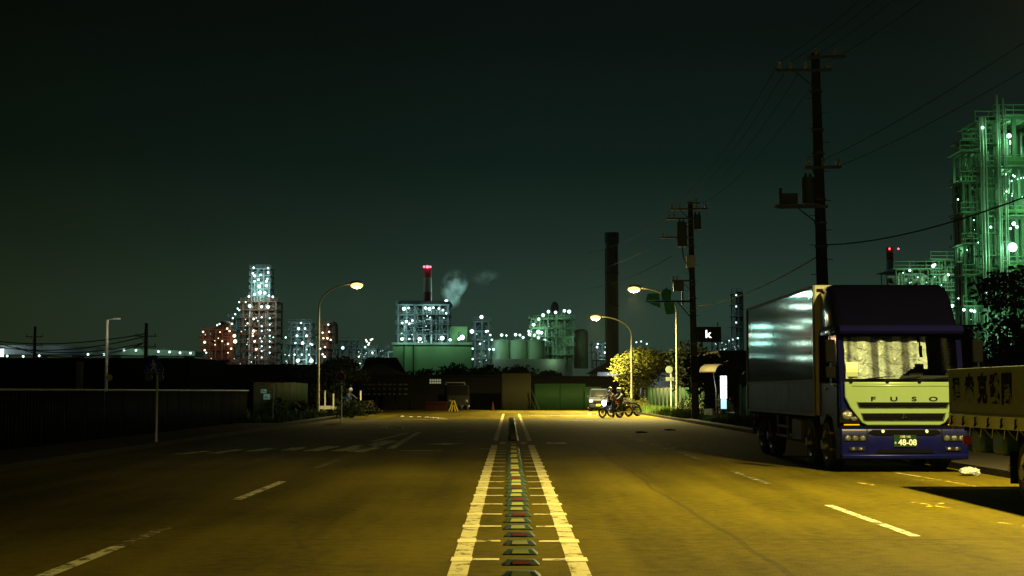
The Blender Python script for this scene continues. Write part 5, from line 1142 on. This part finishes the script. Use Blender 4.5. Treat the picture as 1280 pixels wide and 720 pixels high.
# --- group right of tower
t = plant('storage_drum', 'round stepped refinery drum with three rows of cyan lamps', 'refinery unit', 376, 430)
frame(t, 364, 388, 404, 3, 8, 'greysteel', bays=3, bar=.35, pyb=430); frame(t, 355, 396, 430, 2, 10, 'greysteel', 'lower_frame', 5, .35, 456, deck='lower_deck'); vessel(t, 370, 403, 430, 4, 4); vessel(t, 382, 405, 430, 4.5, 4); pipes(t, 356, 395, 432, 12, 8, 11)
clutter(t, 356, 396, 408, 458, 70, 105, 8)
lamps(t, [(374, 411, -1.3, 1.5), (382, 411, -1.3, 1.1), (372, 420, -1.3, 1.3), (384, 420, -1.3, 1.3), (370, 429), (379, 429, -1.3, 1.7), (389, 430), (391, 431), (377, 404), (358, 422)] + [(x, 443.5) for x in (369, 378, 387)] + [(373, 451, -1.3, 2), (390, 451, -1.3, 2.2)] + jit(356, 396, 436, 455, 10, 12, s1=.8), 'cyanlamp', .42)
plights(t, [(378, 409, 1), (378, 420, 1), (380, 430, .7), (374, 449, .6), (391, 449, .6)], 5500, CY, -4)
t = plant('process_unit', 'small reddish unit with a black pipe loop just right of the left lamp pole', 'process unit', 410, 430)
frame(t, 403, 414, 406, 5, 6, 'redsteel', bays=2, bar=.35, pyb=455)
clutter(t, 401, 418, 408, 456, 30, 106, 5)
b_ = MB(); pts = [PX(t, 413, 455, 0), PX(t, 413, 408, 0), PX(t, 415, 404, 0), PX(t, 419, 404, 0), PX(t, 420.5, 408, 0), PX(t, 420.5, 430, 0)]; b_.path([tuple(p_) for p_ in pts], .5, 8); b_.build('pipe_loop', 'dark', t)
lamps(t, [(404, 416), (412, 415), (405, 423), (410, 423, -1.3, 1.2), (414, 425), (407, 434), (406, 446)], 'warmlamp', .42); lamps(t, [(411, 406), (401, 436), (404, 443), (407, 446)], 'cyanlamp', .42)
plights(t, [(409, 420, 1)], 4200, WM, -4)
t = plant('pipe_rack_unit', 'low dark pipe bridge behind the left lamp pole with one bright lamp', 'process unit', 430, 460)
frame(t, 398, 470, 436, 2, 6, 'greysteel', bays=8, bar=.35, pyb=460); frame(t, 422, 444, 426, 2, 6, 'greysteel', 'upper_frame', 3, .35, 437, deck='upper_deck')
clutter(t, 398, 488, 432, 462, 90, 107, 6)
lamps(t, [(429, 435, -1.3, 1.6), (459, 427), (457, 434), (464, 425), (461, 431), (466, 441)] + jit(445, 486, 436, 462, 18, 14, s1=.8), 'dimlamp', .5); lamps(t, [(458, 425), (462, 429), (449, 446), (466, 424)], 'warmlamp', .4)
plights(t, [(470, 452, 2), (480, 455, 2), (460, 435, 1)], 3500, CY, -5); pipes(t, 452, 487, 436, 12, 6, 15, pyb=464)
# --- centre plant
t = plant('power_plant', 'lit open plant building with a flat green wall below, left of the centre line', 'power plant', 540, 420)
b_ = MB(); a, c = PX(t, 491, 431), PX(t, 590, 431); b_.box(a.x, c.x, 0, 20, 0, a.z); b_.build('wall', 'plantwall', t)
b_ = MB(); b_.box(a.x - .3, c.x + .3, -.5, 20, a.z, a.z + .7); b_.build('parapet', 'greensteel', t)
for px in (505, 517): b_ = MB(); x = PX(t, px, 430).x; b_.box(x - .12, x + .12, -.5, -.1, 0, a.z + .1); b_.build('downpipe', 'dark', t)
frame(t, 498, 560, 381, 4, 14, 'greysteel', bays=6, bar=.45, pyb=430); b_ = MB(); a2, c2 = PX(t, 499, 379), PX(t, 563, 381); b_.box(a2.x, c2.x, -1.5, 15, a2.z - .3, a2.z + .5); b_.build('roof', 'dark', t)
clutter(t, 499, 562, 384, 428, 90, 108, 10); clutter(t, 562, 590, 416, 430, 20, 109, 6); vessel(t, 523, 396, 431, 3, 6, 'stackdark'); vessel(t, 551, 398, 431, 3.5, 6, 'stackdark')
for x0, y0, x1, y1 in ((516, 384, 521, 430), (528, 396, 548, 428), (497, 405, 502, 428), (503, 394, 524, 398)): b_ = MB(); p0, p1 = PX(t, x0, y0), PX(t, x1, y1); b_.box(p0.x, p1.x, 3, 12, p1.z, p0.z); b_.build('cladding', 'plantwall' if x0 != 503 else 'greysteel', t)
b_ = MB(); p0, p1 = PX(t, 562, 408), PX(t, 584, 431); b_.box(p0.x, p1.x, 1, 14, p1.z, p0.z); b_.build('annex', 'plantwall', t)
pipes(t, 500, 562, 383, 22, 6, 16, pyb=430)
lamps(t, [(505, 386, 0, 2), (511, 385, 0, 1.2), (532, 385, 0, 1.5), (537, 386, 0, 1.8), (542, 385), (549, 386), (554, 388), (558, 392), (503, 404), (508, 402, 0, 1.5), (512, 405), (516, 401), (558, 377, -1, 2), (503, 424, -1.3, 1.7), (512, 424), (525, 424, -1.3, 2), (553, 423, -1.3, 2.2), (563, 425, -1.3, 1.5), (578, 422, -1.3, 2.6), (574, 424, -1.3, 1.6)] + jit(499, 560, 383, 428, 14, 17, s1=.7), 'cyanlamp', .45)
plights(t, [(507, 386), (533, 386, 1.2), (545, 386), (555, 388, .7), (505, 403), (512, 402, .7), (503, 423), (525, 423, .8), (553, 423), (578, 420, 1.3)], 5200, CY, -2.5)
plights(t, [(520, 448, 1), (560, 448, .8)], 1500, GR, -14)
t = plant('chimney_stack', 'red and white banded chimney with a red beacon above the lit plant', 'chimney', 534, 428)
k = 428 / FPX; zt_ = PX(t, 0, 333).z; b_ = MB(); b_.lathe([(6 * k, 0), (5.2 * k, PX(t, 0, 365).z)], (0, 0, 0), 20); b_.build('shaft', 'stackred', t)
b_ = MB(); b_.lathe([(5.2 * k, PX(t, 0, 365).z), (5 * k, PX(t, 0, 347).z)], (0, 0, 0), 20); b_.build('white_band', 'stackwhite', t)
b_ = MB(); b_.lathe([(5 * k, PX(t, 0, 347).z), (4.8 * k, zt_), (4.2 * k, zt_)], (0, 0, 0), 20); b_.build('red_band', 'stackred', t); lamps(t, [(534.5, 334, -1.8, 1.4), (530.5, 334), (538, 334)], 'redlamp', .5, 'beacon')
t = plant('process_tower', 'narrow tower with a top lamp standing right of the green wall', 'process tower', 602, 400)
frame(t, 594, 611, 402, 5, 6, 'greysteel', bays=2, bar=.4, pyb=460); b_ = MB(); p0, p1 = PX(t, 594.5, 401), PX(t, 608, 412); b_.box(p0.x, p1.x, 0, 5, p1.z, p0.z); b_.build('cladding', 'darkwall', t); vessel(t, 603, 428, 462, 3.4, 2, 'tank')
clutter(t, 593, 613, 404, 458, 40, 110, 5)
lamps(t, [(602, 396.5, -1.3, 1.9), (590, 414.5, -1.3, 2.2), (610, 414), (613, 419), (615, 425), (591, 449), (591, 436), (600, 430), (608, 414.5, -1.3, 1.3), (617, 437)] + jit(592, 612, 415, 452, 8, 19, s1=.7), 'cyanlamp', .42); plights(t, [(602, 399, .8), (596, 418, 1), (607, 432, 1), (598, 447, .7)], 3600, CY, -4)
# --- right-centre plant
t = plant('storage_tank', 'long pale green tank block with white lamps on masts above it', 'storage tank', 648, 400)
for i, px in enumerate((626, 648, 670)): b_ = MB(); q = PX(t, px, 427); k = 400 / FPX * 11.5; b_.lathe([(k, 0), (k, q.z), (k * .9, q.z + .4), (.2, q.z + .9)], (q.x, k, 0), 26); b_.build('tank_shell', 'tank', t)
b_ = MB(); a, c = PX(t, 616, 449), PX(t, 706, 449); b_.box(a.x, c.x, -3, -2.6, 0, a.z); b_.build('bund_wall', 'concrete', t)
lamps(t, [(627, 418.5, 2, 1.5), (633, 419, 2, .9), (644.5, 418, 2, 1.5), (650, 418.5, 2, 1.2), (654, 421.5, 2, 1.3), (612, 437, -2), (617, 437, -2, 1.2)], 'cyanlamp', .45, pole=1.6)
plights(t, [(630, 421, .7), (648, 421, .9), (665, 432, .5), (620, 440, .5), (690, 452, .6)], 2600, (.5, 1, .55), -5)
t = plant('furnace_building', 'big square plant block with bright lamps on its roof edge', 'power plant', 688, 420)
b_ = MB(); a, c = PX(t, 690, 402), PX(t, 716, 402); b_.box(a.x, c.x, 2, 16, 0, a.z); b_.build('wall', 'tank', t)
b_ = MB(); a, c = PX(t, 664, 420), PX(t, 690, 420); b_.box(a.x, c.x, 6, 16, 0, a.z); b_.build('low_wall', 'tank', t)
frame(t, 664, 716, 399, 5, 10, 'greensteel', bays=5, bar=.4, pyb=455); pipes(t, 665, 692, 405, 14, 8, 22, pyb=450); b_ = MB(); q = PX(t, 694, 384); b_.ball((q.x, 4, q.z), 1.2, 12, 8, (1, 1, 1.6)); b_.tube((q.x, 4, 20), (q.x, 4, q.z), .4, .4, 8); b_.build('roof_vent', 'dark', t)
clutter(t, 662, 692, 400, 452, 60, 111, 8, 'greensteel'); clutter(t, 692, 716, 395, 400, 20, 112, 6, 'greensteel'); clutter(t, 620, 664, 426, 450, 30, 113, -3, 'greensteel')
vessel(t, 728, 410, 460, 9, 8, 'tank', 'domed_tank')
lamps(t, [(685.5, 389.5, 0, 1.5), (694.5, 390.5, 0, 1.5), (705.5, 388.5, 0, 1.5), (711.5, 389.5, 0, 1.8), (679, 394, 0, 1.7)], 'cyanlamp', .48, pole=2.2)
lamps(t, [(673.5, 399, 0, 1.6), (667, 406, 0, 1.8), (661, 414, 0, 1.3), (662, 418, 0, 1.8), (673, 415, 0, 2.2), (677, 416, 0, 1.6), (668, 419, 0, 1.3), (673, 422, 0, 1.6), (680, 429)] + jit(662, 690, 400, 430, 10, 24, s1=.7), 'cyanlamp', .45)
plights(t, [(700, 393, 1), (683, 396, .8), (669, 408, 1.2), (675, 416, 1.4), (668, 421, .8), (715, 425, .5), (700, 440, .5)], 3600, (.5, 1, .62), -3)
t = plant('process_unit', 'small far unit with a few lamps left of the dark warehouse roof', 'process unit', 752, 460)
frame(t, 741, 764, 430, 3, 6, 'greysteel', bays=4, bar=.35, pyb=460); pipes(t, 741, 764, 430, 8, 5, 26); lamps(t, [(747, 430), (746, 434, -1.3, 1.3), (757, 434, -1.3, 1.3), (757, 429), (756, 441, -1.3, 1.4), (763, 440), (795, 428), (801, 427), (808, 430)], 'cyanlamp', .42); plights(t, [(752, 434, 1), (757, 443, 1)], 3500, CY, -4)
t = plant('chimney_stack', 'tall dark flat topped chimney right of the centre line', 'chimney', 765.5, 380)
k = 380 / FPX; z = PX(t, 0, 291).z; b_ = MB(); b_.lathe([(8.3 * k, 0), (7.8 * k, z * .93), (9 * k, z * .935), (9 * k, z), (7 * k, z)], (0, 0, 0), 24); b_.build('shaft', 'stackdark', t)
b_ = MB()
for zz in (z * .55, z * .75): b_.lathe([(8.6 * k, zz), (8.9 * k, zz + .2), (8.6 * k, zz + .4)], (0, 0, 0), 24)
b_.tube((-8.3 * k, -1, 10), (-8.1 * k, -1, z * .9), .15, .15, 5); b_.build('platform_ring', 'dark', t)
# thin tower at x=922
t = plant('process_tower', 'thin dark column with small lamps above the dark shop building', 'process tower', 924, 300)
vessel(t, 926, 364, 470, 5, 2, 'stackdark'); frame(t, 917, 923, 368, 6, 3, 'greysteel', bays=1, bar=.25, pyb=450); lamps(t, [(919, 369.5), (919, 383.5), (919, 403.5), (921, 423)] + jit(915, 925, 420, 440, 7, 28, s1=.8), 'dimlamp', .3); plights(t, [(918, 390, .3), (918, 430, .5)], 2500, CY, -4)
t = plant('process_unit', 'cluster of tiny lamps right of the glowing letter k', 'process unit', 900, 420)
frame(t, 893, 912, 425, 3, 5, 'greysteel', bays=3, bar=.35, pyb=450); lamps(t, jit(893, 912, 422, 441, 16, 29, s1=.9), 'dimlamp', .42); plights(t, [(900, 432, 1)], 1800, CY, -4)
# --- right stack
t = plant('chimney_stack', 'banded chimney with two red beacons beyond the box truck', 'chimney', 1115.5, 330)
k = 330 / FPX; z = PX(t, 0, 309).z; zA, zB = PX(t, 0, 341).z, PX(t, 0, 325).z; b_ = MB(); b_.lathe([(5 * k, 0), (4.6 * k, zA)], (0, 0, 0), 18); b_.build('shaft', 'stackred', t); b_ = MB(); b_.lathe([(4.6 * k, zA), (4.4 * k, zB)], (0, 0, 0), 18); b_.build('white_band', 'stackwhite', t); b_ = MB(); b_.lathe([(4.4 * k, zB), (4.3 * k, z)], (0, 0, 0), 18); b_.build('red_band', 'stackred', t)
lamps(t, [(1110.5, 311.5, -1), (1121.5, 311.5, -1)], 'redlamp', .32, 'beacon')
# --- right low unit
t = plant('process_unit', 'green lit pipe deck between the box truck roof and the plant tower', 'process unit', 1155, 200)
frame(t, 1120, 1168, 358, 4, 8, 'greensteel', bays=4, bar=.25, pyb=460, rail=True); frame(t, 1166, 1196, 325, 7, 7, 'greensteel', 'side_frame', 4, .22, 460, deck='side_deck')
clutter(t, 1120, 1168, 342, 356, 40, 114, 6, 'vessel'); clutter(t, 1168, 1196, 330, 420, 90, 115, 6, 'vessel')
frame(t, 1120, 1170, 337, 1, 8, 'greensteel', 'top_frame', 5, .14, 358, brace=False, deck='top_deck')
pipes(t, 1122, 1166, 340, 16, 6, 31, 'vessel', .1, .28, 360); pipes(t, 1168, 1196, 328, 18, 6, 32, 'vessel', .12, .3); vessel(t, 1132, 338, 358, 2.2, 2); vessel(t, 1181, 340, 352, 4.6, 0, 'vessel', 'sphere_tank'); vessel(t, 1163, 398, 408, 4, -1)
lamps(t, [(1134, 339), (1163, 333.5, -1.3, 1.3), (1165, 332), (1148, 345, 1, .6), (1142, 352, 1, .6)], 'cyanlamp', .3); lamps(t, [(1182, 387, -1.5, 1.9), (1186, 383, -1.5, 1.1), (1180, 345, -2, .8)], 'greenlamp', .3)
lamps(t, jit(1172, 1195, 385, 418, 18, 33, s0=.4, s1=1) + jit(1122, 1195, 340, 360, 8, 34, s0=.3, s1=.6), 'greenlamp', .22)
plights(t, [(1182, 387, 2.2), (1165, 335, 1), (1135, 341, 1), (1182, 346, 1.4), (1180, 405, 1.6), (1150, 352, .8)], 1500, (.45, 1, .5), -3)
# --- right main tower
t = plant('plant_tower', 'tall green lit steel plant tower filling the right edge', 'plant tower', 1240, 150)
frame(t, 1222, 1242, 154, 11, 5, 'greensteel', bays=2, bar=.22, pyb=462, deck='stair_deck')
clutter(t, 1244, 1330, 140, 400, 220, 116, 8, 'greensteel', 1.0); clutter(t, 1203, 1240, 185, 440, 150, 117, 5, 'greensteel', .8)
frame(t, 1245, 1330, 146, 5, 9, 'greensteel', 'main_frame', 4, .42, 462, brace=False, deck='main_deck')
frame(t, 1203, 1219, 190, 7, 3, 'greensteel', 'left_frame', 2, .25, 462, deck='left_deck'); frame(t, 1206, 1217, 176, 1, 3, 'greensteel', 'upper_left_frame', 2, .16, 190, deck='upper_left_deck')
pipes(t, 1202, 1218, 190, 12, 3, 35, 'vessel', .07, .2); pipes(t, 1243, 1325, 150, 60, 8, 36, 'vessel', .06, .22); pipes(t, 1218, 1240, 160, 14, 5, 37, 'vessel', .05, .14); vessel(t, 1266, 210, 262, 5, 5); vessel(t, 1296, 200, 320, 8, 5); vessel(t, 1210, 215, 462, 5, 4, 'stackdark')
b_ = MB()
for px, r in ((1222, .16), (1226, .1), (1240, .12), (1243, .08), (1248, .08), (1219, .07), (1251, .06)): q = PX(t, px, 150 if px < 1235 else 118 + (px % 7) * 4); b_.tube((q.x, -1.4, 1), (q.x, -1.4, q.z), r, r, 8)
q = PX(t, 1235, 262); b_.path([tuple(PX(t, 1226, 370, -1.5)), tuple(PX(t, 1231, 365, -1.5)), tuple(PX(t, 1229, 392, -1.5)), tuple(PX(t, 1240, 396, -1.5)), tuple(PX(t, 1240, 462, -1.5))], .17, 8)
b_.build('riser_pipes', 'vessel', t)
for py, hh in ((197, 9), (262, 5), (330, 8), (405, 6)): b_ = MB(); a, c = PX(t, 1240, py), PX(t, 1330, py); b_.box(a.x, c.x, -.5, -.2, a.z - hh * 150 / FPX, a.z); b_.build('main_beam', 'plantwall', t)
for px in (1234, 1276): b_ = MB(); a = PX(t, px, 300); b_.box(a.x, a.x + .7, -.3, .4, 0, a.z + 8); b_.build('main_column', 'greensteel', t)
r_ = random.Random(44); b_ = MB()
for i in range(96):
    px = r_.uniform(1244, 1290); py = r_.choice((188, 250, 318, 250, 188, 395)); q = PX(t, px, py, r_.uniform(0, 7)); s = r_.uniform(.2, .6)
    if i % 2: b_.tube((q.x, q.y, q.z - 1.5), (q.x, q.y, q.z + s * 3), s * .7, s * .7, 10)
    else: b_.tube((q.x, q.y, q.z - .8), (q.x + s * 5, q.y, q.z - .8), s * .6, s * .6, 8); b_.tube((q.x, q.y, q.z - 2), (q.x, q.y, q.z), s * .25, s * .25, 6)
b_.build('pipework', 'vessel', t)
lamps(t, [(1222, 163, -1.6, 1), (1253, 174, -2, 1.5), (1232, 286, -1.6, .8), (1263, 281, -1, 1.3), (1267, 285, -1, 1), (1259, 287, -1, .8), (1228, 367, -1.6, .9)], 'cyanlamp', .27)
lamps(t, [(1257.5, 311.5, -2, 1.5), (1267, 176, 1, .7), (1280, 408, -3, 1.2)], 'greenlamp', .5)
lamps(t, jit(1255, 1282, 218, 224, 9, 45, s0=.4, s1=.9) + jit(1258, 1280, 238, 256, 7, 46, s0=.4, s1=.8) + [(1200, 388), (1209, 389), (1213, 390)] + jit(1196, 1240, 230, 420, 10, 47, s0=.3, s1=.6), 'greenlamp', .22)
plights(t, [(1222, 165, .5, -3), (1253, 178, 1, -3.5), (1270, 182, 1, 3), (1268, 222, 1.2, 3), (1265, 250, .7, 3), (1263, 284, 1.1, -3), (1257, 312, 2.2, -5), (1275, 345, .8, 3), (1229, 369, .6, -3.5), (1245, 410, .8, -4), (1280, 408, 1.2, -5), (1203, 388, .6, -3), (1203, 260, .3, -3), (1226, 240, .35, -4), (1262, 176, 1.2, -2.5), (1257, 320, 1.6, -3), (1232, 290, .4, -4), (1226, 440, .7, -5), (1258, 236, 1.3, 3), (1276, 300, 1, 4), (1250, 262, .6, 2), (1272, 152, .5, 3), (1248, 430, 1, -3), (1208, 310, .35, 2), (1207, 222, .3, 2), (1228, 205, .4, 2), (1228, 330, .4, 2), (1272, 262, 1, -2)], 1500, (.3, 1, .4))
# --- steam
def steam(label, px, py, Y, w_, h, dens, seed):
    q = W(px, py, Y); b_ = MB(); n = 9; rings = []
    r = random.Random(seed)
    for i in range(n):
        u = i / (n - 1); rr = w_ * (.12 + .5 * math.sin(u * math.pi * .85) ** .8 * (.5 + u)) ; cx = u * u * w_ * .3 + r.uniform(-.1, .1) * w_
        rings.append([(cx + rr * math.cos(a * math.pi / 6), rr * math.sin(a * math.pi / 6), -h / 2 + h * u) for a in range(12)])
    b_.loft(rings); m, nt, b = new_mat('steam'); nt.nodes.remove(b); N = nt.nodes.new; L = nt.links.new
    pv = N('ShaderNodeVolumePrincipled'); setc(pv.inputs['Color'], (.8, .9, .85)); tc = N('ShaderNodeTexCoord'); nz = N('ShaderNodeTexNoise'); nz.inputs['Scale'].default_value = .4; nz.inputs['Detail'].default_value = 4
    L(tc.outputs['Object'], nz.inputs['Vector']); mr = N('ShaderNodeMapRange'); mr.inputs[1].default_value = .42; mr.inputs[2].default_value = .7; mr.inputs[3].default_value = 0; mr.inputs[4].default_value = dens; L(nz.outputs['Fac'], mr.inputs[0])
    gd = N('ShaderNodeTexCoord'); vm = N('ShaderNodeVectorMath'); vm.operation = 'SUBTRACT'; vm.inputs[1].default_value = (.5, .5, .5); L(gd.outputs['Generated'], vm.inputs[0]); vl = N('ShaderNodeVectorMath'); vl.operation = 'LENGTH'; L(vm.outputs[0], vl.inputs[0])
    fo = N('ShaderNodeMapRange'); fo.interpolation_type = 'SMOOTHSTEP'; fo.inputs[1].default_value = .12; fo.inputs[2].default_value = .5; fo.inputs[3].default_value = 1; fo.inputs[4].default_value = 0; L(vl.outputs['Value'], fo.inputs[0])
    ml = N('ShaderNodeMath'); ml.operation = 'MULTIPLY'; L(mr.outputs[0], ml.inputs[0]); L(fo.outputs[0], ml.inputs[1]); L(ml.outputs[0], pv.inputs['Density']); L(pv.outputs[0], nt.nodes['Material Output'].inputs['Volume'])
    o = b_.build('steam', m); o.location = q; return tag(o, label, 'steam', kind='stuff')
steam('pale green steam plume rising right of the banded chimney', 564, 362, 440, 7, 14, .3, 1)
steam('faint detached puff of steam in the sky', 602, 347, 445, 8, 6, .1, 2)
for (px, py, e_) in ((561, 380, 9000), (596, 356, 1500)): light('steam_light', tuple(W(px, py, 434)), e_, CY, .5)
#@@END
# haze
HZ = 0.00003
if HZ:
    b_ = MB(); b_.box(-700, 700, -60, 700, -1.2, 75); o = b_.build('haze', 'ink'); m, nt, b = new_mat('haze_air'); nt.nodes.remove(b)
    pv = nt.nodes.new('ShaderNodeVolumePrincipled'); setc(pv.inputs['Color'], (.9, .95, .92)); pv.inputs['Density'].default_value = HZ; pv.inputs['Anisotropy'].default_value = .8
    nt.links.new(pv.outputs[0], nt.nodes['Material Output'].inputs['Volume']); m.cycles.homogeneous_volume = True
    o.data.materials.clear(); o.data.materials.append(m); tag(o, kind='stuff')
# render settings
sc.view_settings.view_transform = 'Standard'; sc.view_settings.look = 'None'; sc.view_settings.exposure = 0; sc.view_settings.gamma = 1
sc.render.engine = 'CYCLES'
c = sc.cycles
c.use_denoising = True; c.denoiser = 'OPENIMAGEDENOISE'
c.max_bounces = 5; c.diffuse_bounces = 2; c.glossy_bounces = 3; c.transparent_max_bounces = 12; c.volume_bounces = 0
c.sample_clamp_indirect = 1.5; c.sample_clamp_direct = 0; c.caustics_reflective = False; c.caustics_refractive = False
c.use_light_tree = True; c.volume_step_rate = 2; c.volume_max_steps = 128
